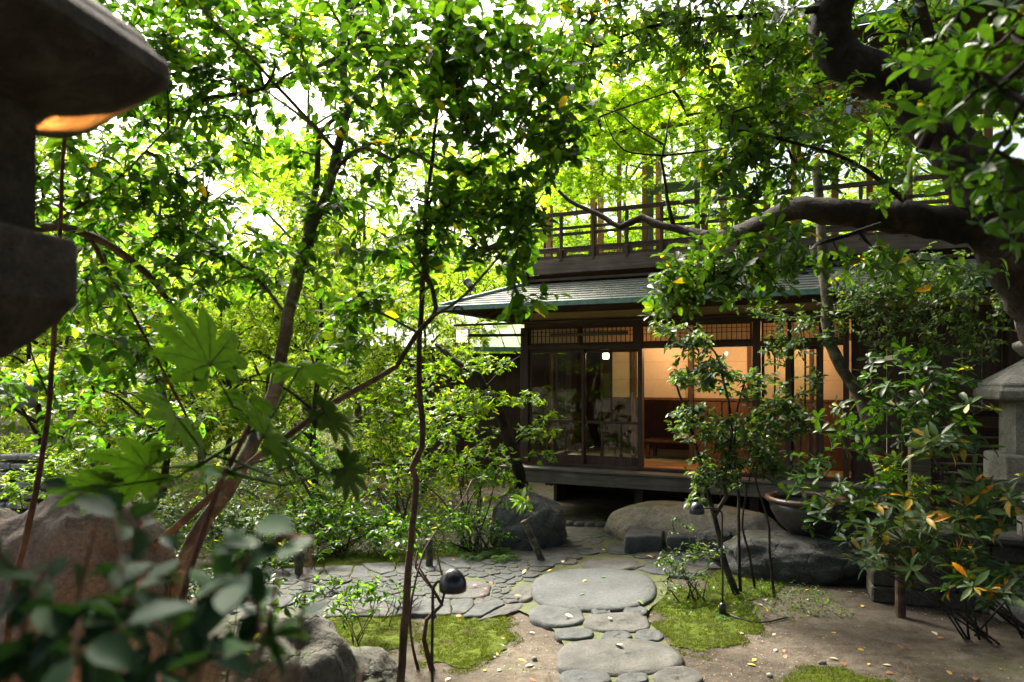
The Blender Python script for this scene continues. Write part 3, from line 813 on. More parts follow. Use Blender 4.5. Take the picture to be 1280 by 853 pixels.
# ------------------------------------------------------------------ stone lanterns
def stone_lantern(name, label, loc, rz, m, zs, R, parts_blur=False):
    """zs: ground, post top, platform bottom edge, platform top, box top, eave low, eave high, roof top; R: post, platform, box, roof"""
    t = thing(name, label, 'stone lantern', loc, rz)
    z0, z1, z2, z3, z4, z5, z6, z7 = zs
    rp, rpl, rb, rr = R
    mb = MB(); mb.lathe([(rpl * 1.15, z0), (rpl * 1.12, z0 + 0.12), (rpl * 0.9, z0 + 0.2), (rp * 1.2, z0 + 0.24)], 6); mb.build('base', m, t, bevel=0.012)
    mb = MB(); mb.lathe([(rp * 1.05, z0 + 0.2), (rp, z0 + 0.4), (rp * 0.96, (z0 + z1) / 2), (rp, z1)], 24); mb.build('shaft', m, t, True)
    mb = MB(); mb.lathe([(rp * 1.1, z1 - 0.01), (rpl * 0.72, z1 + (z2 - z1) * 0.35), (rpl * 0.95, z2), (rpl, z2 + 0.012), (rpl, z3 - 0.012), (rpl * 0.97, z3), (rb * 1.25, z3 + 0.004)], 6); mb.build('platform', m, t, bevel=0.006)
    # fire box: six corner posts and panels, three of them open
    mb = MB()
    for k in range(6):
        a0, a1 = math.pi / 3 * k, math.pi / 3 * (k + 1)
        p0, p1 = Vector((rb * math.cos(a0), rb * math.sin(a0), 0)), Vector((rb * math.cos(a1), rb * math.sin(a1), 0))
        def panel(s0, s1, za, zb, th=0.86):
            q0, q1 = p0.lerp(p1, s0), p0.lerp(p1, s1)
            vs = [q0 + Vector((0, 0, za)), q1 + Vector((0, 0, za)), q1 + Vector((0, 0, zb)), q0 + Vector((0, 0, zb))]
            vs += [Vector((v.x * th, v.y * th, v.z)) for v in vs]
            mb.add(vs, [(0, 1, 2, 3), (7, 6, 5, 4), (0, 4, 5, 1), (1, 5, 6, 2), (2, 6, 7, 3), (3, 7, 4, 0)])
        if k == 0 and parts_blur:
            h = z4 - z3
            panel(0, 0.2, z3, z4); panel(0.8, 1, z3, z4); panel(0.2, 0.8, z3, z3 + h * 0.2); panel(0.2, 0.8, z4 - h * 0.12, z4)
        else:
            panel(0, 1, z3 + 0.004, z4)
    mb.build('fire_box', m, t)
    prof = [(rb * 1.1, z4 + 0.002), (rb * 1.45, z4 + 0.01), (rr * 0.8, z4 + (z5 - z4) * 0.45), (rr * 0.96, z5), (rr, z5 + 0.015), (rr * 1.0, z6), (rr * 0.93, z6 + (z7 - z6) * 0.06)]
    for s in np.linspace(0.15, 1, 8):
        prof.append((rr * (1 - s) ** 1.15 * 0.92 + rb * 0.3, z6 + (z7 - z6) * (s ** 0.9)))
    mb = MB(); mb.lathe(prof, 6)
    # roof corners sweep up a little
    o = mb.build('roof', m, t, bevel=0.01)
    mb = MB(); f = rb * 0.45
    mb.lathe([(f * 1.0, z7 - 0.01), (f * 1.5, z7 + f * 0.5), (f * 1.5, z7 + f * 0.8), (f * 0.8, z7 + f * 1.1), (f * 1.3, z7 + f * 1.7), (f * 1.4, z7 + f * 2.3), (f * 1.0, z7 + f * 3.0), (f * 0.2, z7 + f * 3.6), (0.005, z7 + f * 3.8)], 20)
    mb.build('finial', m, t, True)
    return t
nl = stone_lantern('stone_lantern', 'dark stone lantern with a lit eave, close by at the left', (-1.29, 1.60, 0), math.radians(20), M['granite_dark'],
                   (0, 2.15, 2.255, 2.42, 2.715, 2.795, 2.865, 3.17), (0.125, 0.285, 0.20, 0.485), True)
fl = bpy.data.lights.new('lantern flame light', 'SPOT'); fl.energy = 34; fl.color = (1.0, 0.40, 0.09); fl.spot_size = math.radians(36); fl.spot_blend = 1.0; fl.shadow_soft_size = 0.02
flo = bpy.data.objects.new('lantern flame light', fl); C.objects.link(flo); flo.location = (-1.29, 1.60, 2.52)
flo.rotation_euler = (Vector((-1.29, 1.60, 2.52)) - Vector((-1.05, 1.86, 2.79))).to_track_quat('Z', 'Y').to_euler()
stone_lantern('stone_lantern', 'grey weathered stone lantern standing among shrubs at the right edge', (4.62, 6.3, 0), math.radians(20), M['granite'],
              (0, 0.95, 1.17, 1.42, 1.88, 1.89, 1.98, 2.28), (0.17, 0.42, 0.30, 0.50), False)

# ------------------------------------------------------------------ rocks and stones
def rock(name, label, cat, c, dims, m, seed, rz=0.0, rough=0.22, flat=0.0, sub=5, group=None, sharp=1.0, cut=None):
    bm = bmesh.new()
    bmesh.ops.create_icosphere(bm, subdivisions=sub, radius=1)
    o = Vector((seed * 7.13, seed * 3.7, seed * 1.9))
    for v in bm.verts:
        p = v.co.copy()
        n = noise.fractal(p * 1.1 + o, 0.9, 2.1, 3) * rough
        r = noise.ridged_multi_fractal(p * 1.7 * sharp + o, 0.9, 2.2, 6, 1.0, 2.0)
        n += (r - 1.0) * rough * 0.22
        n += noise.fractal(p * 7 + o, 0.8, 2.0, 4) * rough * 0.16
        q = p * (1 + n)
        if flat and q.z > flat: q.z = flat + (q.z - flat) * 0.12
        v.co = Vector((q.x * dims[0], q.y * dims[1], q.z * dims[2]))
    me = bpy.data.meshes.new(name)
    bm.to_mesh(me); bm.free()
    ob = link_mesh(name, me, m, None, True)
    ob.location = c
    ob.rotation_euler = (0, 0, rz)
    return tag(ob, label, cat, group)

rock('boulder', 'big reddish brown boulder lit from below at the lower left', 'boulder', (-2.72, 4.3, 0.22), (0.80, 0.6, 1.16), M['red_rock'], 3, 0.3, 0.2)
rock('boulder', 'rounded mossy brown boulder in front of the paved path', 'boulder', (-1.52, 4.45, 0.10), (0.56, 0.5, 0.58), M['green_rock'], 5, 0.4, 0.2)
rock('boulder', 'low flat boulder lying beside the rounded mossy one', 'boulder', (-1.12, 4.72, 0.02), (0.42, 0.36, 0.26), M['green_rock'], 8, 0.4, 0.2)
rock('boulder', 'dark upright boulder at the foot of the gnarled trunk', 'boulder', (0.20, 8.9, 0.15), (0.44, 0.4, 0.52), M['dark_rock'], 12, 0.2, 0.22)
rock('step_stone', 'large flat topped step stone below the veranda', 'step stone', (2.28, 9.05, 0.12), (1.12, 0.50, 0.46), M['step_rock'], 21, HR, 0.12, 0.72)
rock('boulder', 'long dark rugged rock carrying the ceramic bowl', 'boulder', (3.05, 7.6, 0.16), (0.80, 0.42, 0.34), M['dark_rock'], 31, -0.25, 0.22, 0.7)
rock('boulder', 'round dark stone at the end of the raised flagstones', 'boulder', (2.30, 8.10, 0.26), (0.2, 0.16, 0.12), M['dark_rock'], 33, 0, 0.2)
rock('boulder', 'grey rock half hidden behind the wooden stake at right', 'boulder', (4.05, 7.0, 0.05), (0.4, 0.3, 0.3), M['dark_rock'], 37, 0, 0.2)
rock('foundation_stone', 'flat pale foundation stone under the left corner post', 'stone', HL(0.1, -0.35, 0.0), (0.55, 0.38, 0.14), M['step_rock'], 41, HR, 0.12, 0.6)

def smooth_poly(pts, it=2):
    for _ in range(it):
        q = []
        for i in range(len(pts)):
            a, b = pts[i], pts[(i + 1) % len(pts)]
            q += [a.lerp(b, 0.25), a.lerp(b, 0.75)]
        pts = q
    return pts

def slab(name, label, outline, z0, z1, m, cat, group=None, bev=0.02, rough=0.008, seed=0):
    """outline: list of Vectors in xy; domed slab with worn edges"""
    n = len(outline)
    c = sum(outline, Vector((0, 0, 0))) / n
    c.z = 0
    rings = [(1.0, z0), (1.0, z1 - bev), (1 - 0.25 * bev / 0.1, z1 - bev * 0.25), (0.91, z1), (0.8, z1 + 0.001), (0.66, z1 + 0.001), (0.5, z1 + 0.002), (0.33, z1 + 0.002), (0.16, z1 + 0.002)]
    vs, fs = [], []
    for s, z in rings:
        for p in outline:
            q = (Vector((p.x, p.y, 0)) - c) * s
            zz = z + (rough * (noise.fractal(Vector((p.x * 4 - (1 - s) * c.x * 4, p.y * 4 - (1 - s) * c.y * 4, seed)) * 1.0, 1, 2, 3) + 0.5 * noise.ridged_multi_fractal(Vector((q.x * 9, q.y * 9, seed)), 1, 2, 3, 1, 2) - 0.5) if z > z0 else 0)
            vs.append((q.x, q.y, zz))
    vs.append((0, 0, z1 + 0.003))
    k = len(rings)
    for i in range(k - 1):
        for j in range(n):
            fs.append((i * n + j, i * n + (j + 1) % n, (i + 1) * n + (j + 1) % n, (i + 1) * n + j))
    for j in range(n): fs.append(((k - 1) * n + j, (k - 1) * n + (j + 1) % n, k * n))
    me = bpy.data.meshes.new(name)
    me.from_pydata(vs, [], fs)
    o = link_mesh(name, me, m, None, True)
    o.location = c
    return tag(o, label, cat, group)

def px_oval(px, py, rx, ry, seed, z=0.05, irr=0.13, n=26):
    out = []
    for k in range(n):
        a = 2 * math.pi * k / n
        r = 1 + irr * noise.noise(Vector((math.cos(a) * 1.4, math.sin(a) * 1.4, seed * 3.3))) * 1.6
        e = 0.8
        cx = math.copysign(abs(math.cos(a)) ** e, math.cos(a)); sy = math.copysign(abs(math.sin(a)) ** e, math.sin(a))
        out.append(G(px + rx * r * cx, py - ry * r * sy, z))
    if (out[1] - out[0]).cross(out[2] - out[0]).z < 0: out.reverse()
    return out

big_stones = [
    (742, 735, 79, 26, 0.02, 'large round grey millstone slab in the middle of the path', 'plate'),
    (763, 705, 38, 8, 0.1, 'flat brownish stepping stone just behind the large round slab', 'slab2'),
    (777, 684, 19, 6, 0.14, 'small oval stepping stone nearest the raised flagstones', 'slab'),
    (823, 689, 30, 7.5, 0.12, 'wide stepping stone left of the low shrub by the house path', 'slab2'),
    (696, 768, 37, 14, 0.16, 'angular stepping stone touching the near left of the round slab', 'slab'),
    (772, 777, 43, 12, 0.1, 'oval stepping stone directly in front of the round slab', 'slab2'),
    (794, 763, 16, 5.5, 0.12, 'small block stone wedged right between slab and oval stone', 'slab'),
    (752, 764, 13, 3.5, 0.14, 'thin sliver of stone between the round slab and oval stone', 'slab'),
    (718, 791, 25, 8, 0.12, 'narrow stepping stone just below the angular one', 'slab'),
    (770, 794.5, 19, 5.5, 0.14, 'small dark stone above the big front stepping stone', 'slab'),
    (812, 793.5, 20, 6.5, 0.12, 'small stone at the upper right of the big front one', 'slab'),
    (774, 820, 78, 23, 0.08, 'big flat stepping stone at the front of the path', 'slab2'),
    (731, 848, 31, 12, 0.12, 'ridged stepping stone at the bottom left of the path', 'slab'),
    (791, 848, 20, 8, 0.12, 'small stone between the two nearest ones on the bottom edge', 'slab'),
    (848, 846, 32, 12, 0.14, 'sunken stone at the bottom right of the path', 'slab2'),
    (655, 741, 13, 10, 0.1, 'pale oval cobble at the left edge of the round slab', 'slab2'),
    (580, 737, 34, 11.5, 0.1, 'pale flat slab in the side path strewn with red petals', 'slab2'),
]
for i, (px, py, rx, ry, irr, lab, m) in enumerate(big_stones):
    slab('stepping_stone', lab, px_oval(px, py, rx, ry, i + 1, 0.045 if i else 0.06, irr, 40 if i == 0 else 26), -0.03, 0.045 if i else 0.06, M[m], 'stepping stone', None, 0.02, 0.014 if i else 0.008, i * 5.1)

def clip_poly(poly, p, nrm):
    out = []
    for i in range(len(poly)):
        a, b = poly[i], poly[(i + 1) % len(poly)]
        da, db = (a - p).dot(nrm), (b - p).dot(nrm)
        if da <= 0: out.append(a)
        if (da < 0 < db) or (db < 0 < da): out.append(a.lerp(b, da / (da - db)))
    return out

def inside(poly, x, y):
    r = False
    for i in range(len(poly)):
        a, b = poly[i], poly[i - 1]
        if (a.y > y) != (b.y > y) and x < (b.x - a.x) * (y - a.y) / (b.y - a.y) + a.x: r = not r
    return r

def paving(region_px, count, z, label, group, mats, seed, avoid=(), zt=0.035):
    reg = [G(px, py, z) for px, py in region_px]
    for v in reg: v.z = 0
    R = random.Random(seed)
    x0, x1 = min(v.x for v in reg), max(v.x for v in reg); y0, y1 = min(v.y for v in reg), max(v.y for v in reg)
    pts, tries, mind = [], 0, 0.7 * math.sqrt((x1 - x0) * (y1 - y0) / max(count, 1) / 1.6)
    while len(pts) < count and tries < 20000:
        tries += 1
        if tries % 3000 == 0: mind *= 0.8
        p = Vector((R.uniform(x0, x1), R.uniform(y0, y1), 0))
        if inside(reg, p.x, p.y) and all((p - q).length > mind * R.uniform(0.5, 1.35) for q in pts): pts.append(p)
    ghosts = []
    for px, py, rx, ry in avoid:
        for k in range(16):
            a = 2 * math.pi * k / 16
            q = G(px + rx * 0.86 * math.cos(a), py + ry * 0.86 * math.sin(a), z); q.z = 0; ghosts.append(q)
    def in_avoid(p):
        d = p.y
        X = 640 + FPX * p.x / d; Yp = HZ + FPX * (EYE - z) / d
        return any(((X - a[0]) / (a[2] * 1.02)) ** 2 + ((Yp - a[1]) / (a[3] * 1.05)) ** 2 < 1 for a in avoid)
    n = 0
    for i, p in enumerate(pts):
        if in_avoid(p): continue
        poly = [p + Vector((a, b, 0)) for a, b in ((-0.4, -0.4), (0.4, -0.4), (0.4, 0.4), (-0.4, 0.4))]
        for q in pts + ghosts:
            if q is p or (q - p).length > 0.9: continue
            poly = clip_poly(poly, (p + q) / 2, (q - p).normalized())
            if len(poly) < 3: break
        if len(poly) < 3: continue
        c = sum(poly, Vector()) / len(poly)
        rad = sum((v - c).length for v in poly) / len(poly)
        if rad < 0.035: continue
        sh = max(0.7, 1 - 0.009 / rad)
        poly = [c + (v - c) * sh for v in poly]
        dn = []
        for a, b in zip(poly, poly[1:] + poly[:1]):
            nn_ = max(1, int((b - a).length / 0.05))
            for k in range(nn_):
                v = a.lerp(b, k / nn_)
                dn.append(v + Vector((noise.noise(v * 11), noise.noise(v * 11 + Vector((7, 3, 0))), 0)) * 0.012)
        poly = smooth_poly(dn, 1)
        if (poly[1] - poly[0]).cross(poly[2] - poly[1]).z < 0: poly.reverse()
        slab('paving_stone', label, poly, z - 0.05, z + zt + R.uniform(-0.008, 0.006), M[R.choice(mats)], 'paving stone', group, 0.014, 0.007, R.random() * 50)
        n += 1
    return n
def sheet(name, label, px_pts, m, z):
    pts = smooth_poly([G(x, y) for x, y in px_pts], 2)
    if (pts[1] - pts[0]).cross(pts[2] - pts[1]).z < 0: pts.reverse()
    me = bpy.data.meshes.new(name); me.from_pydata([(p.x, p.y, z) for p in pts], [], [tuple(range(len(pts)))])
    tag(link_mesh(name, me, m), label, 'path', None, 'structure')
sheet('path_bed', 'mossy dark earth in the joints of the cobbled path', [(330, 724), (450, 718), (560, 709), (640, 700), (690, 692), (716, 672), (748, 655), (800, 655), (880, 660), (880, 700), (830, 722), (838, 745), (800, 772), (830, 800), (870, 860), (712, 866), (706, 800), (668, 775), (640, 762), (600, 757), (540, 762), (440, 760), (330, 762)], M['bed'], 0.024)
AV = [(s[0], s[1], s[2], s[3]) for s in big_stones]
paving([(352, 728), (450, 722), (560, 713), (640, 704), (700, 697), (668, 716), (660, 740), (664, 768), (600, 754), (540, 755), (440, 757), (352, 758)], 170, 0.0,
       'small irregular stone of the cobbled side path running left from the round slab', 'cobbles of the side path', ['slab', 'slab2', 'slab'], 5, AV)
paving([(690, 702), (716, 676), (748, 662), (800, 662), (862, 668), (858, 700), (812, 716), (760, 712)], 80, 0.0,
       'small cobble in the path between the round slab and the raised flagstones', 'cobbles of the path to the house', ['slab', 'slab2'], 9, AV)
# raised flagstones in front of the step stone
def flagstones():
    lay = [((800, 640), (842, 640), (836, 655), (788, 656)), ((845, 640), (890, 641), (886, 654), (840, 655)), ((893, 641), (925, 643), (925, 657), (890, 655)),
           ((786, 658), (834, 657), (828, 671), (778, 672)), ((838, 657), (884, 656), (876, 671), (832, 671)), ((887, 657), (928, 659), (922, 673), (880, 672))]
    labs = ['raised flagstone at the back left corner, touching the step stone', 'raised flagstone in the middle of the back row', 'raised flagstone at the back right, behind the stems',
            'raised flagstone at the front left corner above the moss', 'raised flagstone in the middle of the front row', 'raised flagstone at the front right by the round dark stone']
    for i, q in enumerate(lay):
        pts = [G(x, y, 0.22) for x, y in q]
        pts.reverse()
        if (pts[1] - pts[0]).cross(pts[2] - pts[1]).z < 0: pts.reverse()
        c = sum(pts, Vector()) / 4
        pts = [c + (v - c) * 0.97 for v in pts]
        dens = []
        for a, b in zip(pts, pts[1:] + pts[:1]):
            for k in range(5):
                v = a.lerp(b, k / 5); v += Vector((rnd.uniform(-1, 1), rnd.uniform(-1, 1), 0)) * 0.02; dens.append(v)
        slab('flagstone', labs[i], smooth_poly(dens, 1), 0.0, 0.22 + rnd.uniform(-0.012, 0.01), M['slab'], 'flagstone', None, 0.018, 0.012, i)
flagstones()
# kerb of round cobbles under the veranda
for k in range(7):
    p = G(672 + k * 13, 653.5 + 0.4 * k, 0.06)
    rock('kerb_cobble', 'small rounded cobble in the row edging the ground below the veranda', 'cobble', (p.x, p.y, 0.03), (0.085, 0.07, 0.07), M['slab2'], 60 + k, 0, 0.12, 0, 3, 'row of cobbles below the veranda')

# ------------------------------------------------------------------ leaves
def tmpl(kind):
    if kind == 'simple':
        V = [(0, 0, 0), (0.45, 0.26, 0.05), (1, 0, -0.06), (0.45, -0.26, 0.05)]
        return V, [(0, 2, 1), (0, 3, 2)]
    if kind == 'needle':
        V = [(0, 0, 0), (0.4, 0.07, 0), (1, 0, 0), (0.4, -0.07, 0)]
        return V, [(0, 3, 2, 1)]
    if kind == 'maple':
        V, out = [(0, 0, 0)], []
        lobes = [(-2.2, 0.45), (-1.15, 0.8), (0, 1.0), (1.15, 0.8), (2.2, 0.45)]
        pts = []
        for i, (a, l) in enumerate(lobes):
            pts.append((0.25 + l * 0.62 * math.cos(a), l * 0.62 * math.sin(a), -0.08 * l))
            if i < 4:
                b = (a + lobes[i + 1][0]) / 2
                pts.append((0.25 + 0.20 * math.cos(b), 0.20 * math.sin(b), 0.0))
        V = [(0.25, 0, 0.02)] + pts
        return V, [(0, i, i + 1) for i in range(1, len(pts))] + [(0, len(pts), 1)]
    prof = {'ellip': [(0.22, 0.19), (0.5, 0.25), (0.8, 0.15)], 'obov': [(0.3, 0.10), (0.62, 0.19), (0.88, 0.15)], 'lance': [(0.25, 0.10), (0.55, 0.145), (0.82, 0.085)],
            'round': [(0.2, 0.25), (0.5, 0.33), (0.82, 0.19)]}[kind]
    V = [(0, 0, 0)]
    for s, h in prof:
        b = -0.12 * s * s
        V += [(s, h, b + 0.30 * h), (s, 0, b), (s, -h, b + 0.30 * h)]
    V.append((1, 0, -0.16))
    F = [(0, 2, 1), (0, 3, 2), (1, 2, 5, 4), (2, 3, 6, 5), (4, 5, 8, 7), (5, 6, 9, 8), (7, 8, 10), (8, 9, 10)]
    return V, F

def leaf_mesh(name, kind, pos, dirs, ups, lens, m, parent, off, wscale=1.0, wood=None, wood_mat_=None):
    T, F = tmpl(kind)
    T = np.array(T, float)
    T[:, 1] *= wscale
    n, k = len(pos), len(T)
    d = dirs / np.maximum(np.linalg.norm(dirs, axis=1, keepdims=True), 1e-9)
    s = np.cross(ups, d); s /= np.maximum(np.linalg.norm(s, axis=1, keepdims=True), 1e-9)
    u = np.cross(d, s)
    curl = RNG.uniform(0.3, 1.9, (n, 1, 1))
    V = pos[:, None, :] + lens[:, None, None] * (T[None, :, 0:1] * d[:, None, :] + T[None, :, 1:2] * s[:, None, :] + curl * T[None, :, 2:3] * u[:, None, :])
    V = V.reshape(-1, 3) - np.array(off)
    base = (np.arange(n) * k)[:, None, None]
    Fs = []
    for c in (3, 4):
        f = np.array([x for x in F if len(x) == c], int)
        if len(f): Fs.append((f[None] + base).reshape(-1, c))
    nl_ = sum(len(f) for f in Fs)
    if wood is not None and wood.v:
        Fs.append(np.array(wood.f, int) + len(V))
        V = np.concatenate([V, np.array(wood.v, float)])
    o = np_mesh(name, V, Fs, m, parent, True)
    if wood is not None and wood.v:
        o.data.materials.append(wood_mat_)
        mi = np.zeros(len(o.data.polygons), np.int32)
        mi[nl_:] = 1
        o.data.polygons.foreach_set('material_index', mi)
    return o

def catmull(pts, step):
    pts = [Vector(p) for p in pts]
    if len(pts) == 2:
        n = max(1, int((pts[1] - pts[0]).length / step))
        return [pts[0].lerp(pts[1], i / n) for i in range(n + 1)]
    out = []
    ex = [pts[0] * 2 - pts[1]] + pts + [pts[-1] * 2 - pts[-2]]
    for i in range(1, len(ex) - 2):
        a, b, c, d = ex[i - 1:i + 3]
        n = max(1, int((c - b).length / step))
        for k in range(n):
            t = k / n
            out.append(0.5 * ((2 * b) + (c - a) * t + (2 * a - 5 * b + 4 * c - d) * t * t + (3 * b - a - 3 * c + d) * t ** 3))
    out.append(pts[-1])
    return out

def rdir(n):
    v = RNG.normal(size=(n, 3))
    return v / np.linalg.norm(v, axis=1, keepdims=True)

def sample_clumps(clumps):
    T = []
    for c in clumps:
        if len(c) == 7: ctr, rx, ry, rd, n = P(*c[:3]), c[3] * c[2] / FPX, c[4] * c[2] / FPX, c[5], c[6]
        else: ctr, (rx, rd, ry), n = Vector(c[0]), c[1], c[2]
        v = rdir(n) * (RNG.random((n, 1)) ** 0.42)
        T.append(np.array(ctr)[None] + v * np.array([rx, rd, ry])[None])
    return np.concatenate(T)

def grow_tree(name, label, cat, base, stems, clumps, leaf, bark, m_leaf, group=None, twig_r=0.0022, step=0.14, bow=0.12, trunk_sides=10, wob=0.25, max_r=0.03, crown_name='crown', den=1.0):
    """stems traced first, then a twig grown to each sampled tip from the nearest wood, then leaves along the twigs"""
    root = thing(name, label, cat, base, 0, group)
    off = Vector(base)
    nodes, rad = [], []
    for si, (pts, r0, r1) in enumerate(stems):
        tb = MB()
        pp = catmull(pts, 0.09)
        n = len(pp)
        rr = [r0 + (r1 - r0) * (i / max(1, n - 1)) ** 0.8 for i in range(n)]
        j = min(r0, 0.03) * 0.35
        pp = [p + Vector((noise.noise(p * 5), noise.noise(p * 5 + Vector((9, 0, 0))), noise.noise(p * 5 + Vector((0, 9, 0))))) * j for p in pp]
        tb.tube(pp, rr, trunk_sides, True, wob)
        nodes += pp; rad += rr
        tb.shift(-off)
        tb.build(('trunk' if cat == 'tree' else 'stem') if si == 0 or cat != 'tree' else 'limb', bark, root, True)
    if not clumps: return root
    tips = sample_clumps([tuple(c[:-1]) + (max(1, int(c[-1] * den)),) for c in clumps])
    NP = np.zeros((len(nodes) + len(tips) * 40, 3)); cnt = len(nodes)
    NP[:cnt] = np.array([list(p) for p in nodes])
    base_cnt = cnt
    par = -np.ones(len(NP), int)
    dmin = np.array([np.min(np.sum((NP[:cnt] - t) ** 2, 1)) for t in tips])
    chains = []
    for ti in np.argsort(dmin):
        t = tips[ti]
        dd = np.sum((NP[:cnt] - t) ** 2, 1)
        j = int(np.argmin(dd)); L_ = math.sqrt(dd[j])
        if L_ < 0.02: continue
        n = min(40, max(2, int(L_ / step)))
        a = NP[j]
        ctrl = (a + t) / 2 + RNG.normal(size=3) * bow * L_ + np.array([0, 0, bow * 0.8 * L_])
        s = np.linspace(0, 1, n + 1)[1:, None]
        q = (1 - s) ** 2 * a + 2 * s * (1 - s) * ctrl + s ** 2 * t
        if cnt + n >= len(NP): break
        NP[cnt:cnt + n] = q
        par[cnt] = j
        par[cnt + 1:cnt + n] = np.arange(cnt, cnt + n - 1)
        chains.append((j, cnt, n))
        cnt += n
    # load carried by each twig node
    load = np.zeros(cnt)
    for j, c, n in chains: load[c + n - 1] += 1
    for i in range(cnt - 1, base_cnt - 1, -1):
        if par[i] >= 0: load[par[i]] += load[i]
    bb = MB()
    for j, c, n in chains:
        pts = [Vector(NP[j])] + [Vector(NP[c + i]) for i in range(n)]
        rr = [min(max_r, twig_r * load[c + i] ** 0.42) for i in range(n)]
        rr = [rr[0]] + rr
        rr[-1] = twig_r * 0.6
        bb.tube(pts, rr, 4 if rr[0] < twig_r * 2.5 else 6, False)
    bb.shift(-off)
    # leaves
    kind, ll, per, spray = leaf['kind'], leaf['len'], leaf['per'], leaf['spray']
    pos, dr, up = [], [], []
    for j, c, n in chains:
        a = NP[j] if n < 3 else NP[c + n - 3]
        b = NP[c + n - 1]
        t = b - a
        t = t / max(np.linalg.norm(t), 1e-6)
        if kind in ('obov',) or leaf.get('rosette'):
            k = per + int(RNG.integers(-2, 3))
            k = max(3, k)
            sgn = np.array([0, 0, 1.0])
            ax = t * 0.6 + sgn * 0.7 + RNG.normal(size=3) * 0.35
            ax /= np.linalg.norm(ax)
            e1 = np.cross(ax, [0.3, 0.9, 0.1]); e1 /= np.linalg.norm(e1); e2 = np.cross(ax, e1)
            for q in range(k):
                an = 2 * math.pi * (q + RNG.uniform(-.25, .25)) / k
                o = e1 * math.cos(an) + e2 * math.sin(an)
                dv = o + ax * RNG.uniform(-0.1, 0.55)
                pos.append(b - t * RNG.uniform(0, 0.02)); dr.append(dv); up.append(ax + RNG.normal(size=3) * 0.2)
        else:
            side = np.cross(t, [0, 0, 1.0]); ns = np.linalg.norm(side)
            side = side / ns if ns > 0.05 else np.array([1.0, 0, 0])
            k = max(2, per + int(RNG.integers(-2, 3)))
            for q in range(k):
                s = q / (k - 1)
                p = b - t * spray * (1 - s) + np.array([0, 0, 0.05 * spray * (1 - s)])
                sg = 1 if q % 2 else -1
                dv = t * (0.45 + 0.5 * s) + side * sg * (0.85 - 0.6 * (s > 0.95)) + RNG.normal(size=3) * 0.32 + np.array([0, 0, -leaf.get('droop', 0.25)])
                pos.append(p); dr.append(dv); up.append(np.array([0, 0, 1.0]) + RNG.normal(size=3) * leaf.get('tilt', 0.45))
    pos, dr, up = np.array(pos), np.array(dr), np.array(up)
    lens = ll * RNG.uniform(0.45, 1.25, len(pos))
    leaf_mesh(crown_name, kind, pos, dr, up, lens, m_leaf, root, off, leaf.get('w', 1.0), bb, bark)
    return root
def PX(*pts): return [P(*p) for p in pts]

CAM = dict(kind='ellip', len=0.085, per=8, spray=0.22, droop=0.3)
# ---- left camellia, trunk rising from the lower left to the middle of the canopy
d = 4.4
b0 = G(205, 905)
grow_tree('camellia_tree', 'slender grey camellia with a forked trunk rising through the left canopy', 'tree', b0,
    [([b0] + PX((213, 853, d), (232, 700, d), (292, 602, d), (331, 520, d), (343, 490, d), (361, 396, d), (384, 300, d), (409, 240, 4.5), (421, 190, 4.6), (433, 141, 4.7), (428, 70, 4.8), (440, -60, 5.0)), 0.062, 0.018),
     (PX((409, 242, 4.5), (425, 205, 4.45), (456, 185, 4.4), (491, 200, 4.3), (509, 187, 4.3), (551, 211, 4.2), (590, 215, 4.1)), 0.020, 0.006),
     (PX((384, 300, d), (386, 270, 4.5), (396, 228, 4.6), (400, 166, 4.7), (428, 142, 4.75)), 0.026, 0.014),
     (PX((400, 166, 4.7), (375, 145, 4.8), (300, 90, 5.2)), 0.012, 0.005),
     (PX((428, 70, 4.8), (330, 110, 4.9), (215, 135, 5.1)), 0.016, 0.008),
     (PX((361, 396, d), (300, 330, 4.6), (200, 270, 4.9), (100, 230, 5.1)), 0.012, 0.005),
     (PX((421, 190, 4.6), (330, 90, 4.2), (250, 10, 3.6)), 0.014, 0.006),
     (PX((430, 60, 4.8), (520, 60, 4.3), (640, 120, 4.0), (700, 180, 4.0)), 0.014, 0.005)],
    [(300, 40, 4.7, 150, 70, 0.7, 150), (190, 150, 4.9, 110, 70, 0.7, 90), (300, 190, 5.0, 110, 70, 0.6, 70), (160, 280, 5.0, 130, 70, 0.6, 90),
     (270, 330, 4.7, 110, 60, 0.5, 75), (130, 380, 4.9, 90, 50, 0.5, 40), (460, 60, 4.5, 140, 90, 0.9, 90), (560, 100, 4.2, 130, 100, 0.9, 80), (620, 210, 4.1, 90, 60, 0.5, 38),
     (480, 140, 4.4, 100, 60, 0.6, 50), (650, 60, 4.1, 110, 90, 0.7, 75), (705, 170, 4.0, 60, 70, 0.4, 42), (340, -60, 4.6, 260, 70, 1.2, 130), (380, 330, 4.4, 40, 60, 0.3, 14), (440, 250, 4.5, 60, 50, 0.3, 26), ((-1.4, 6.0, 7.0), (2.4, 1.6, 0.5), 220)],  # last clump is added above the view to shade the path
    CAM, M['bark_grey'], M['leaf_camellia'], den=1.25)
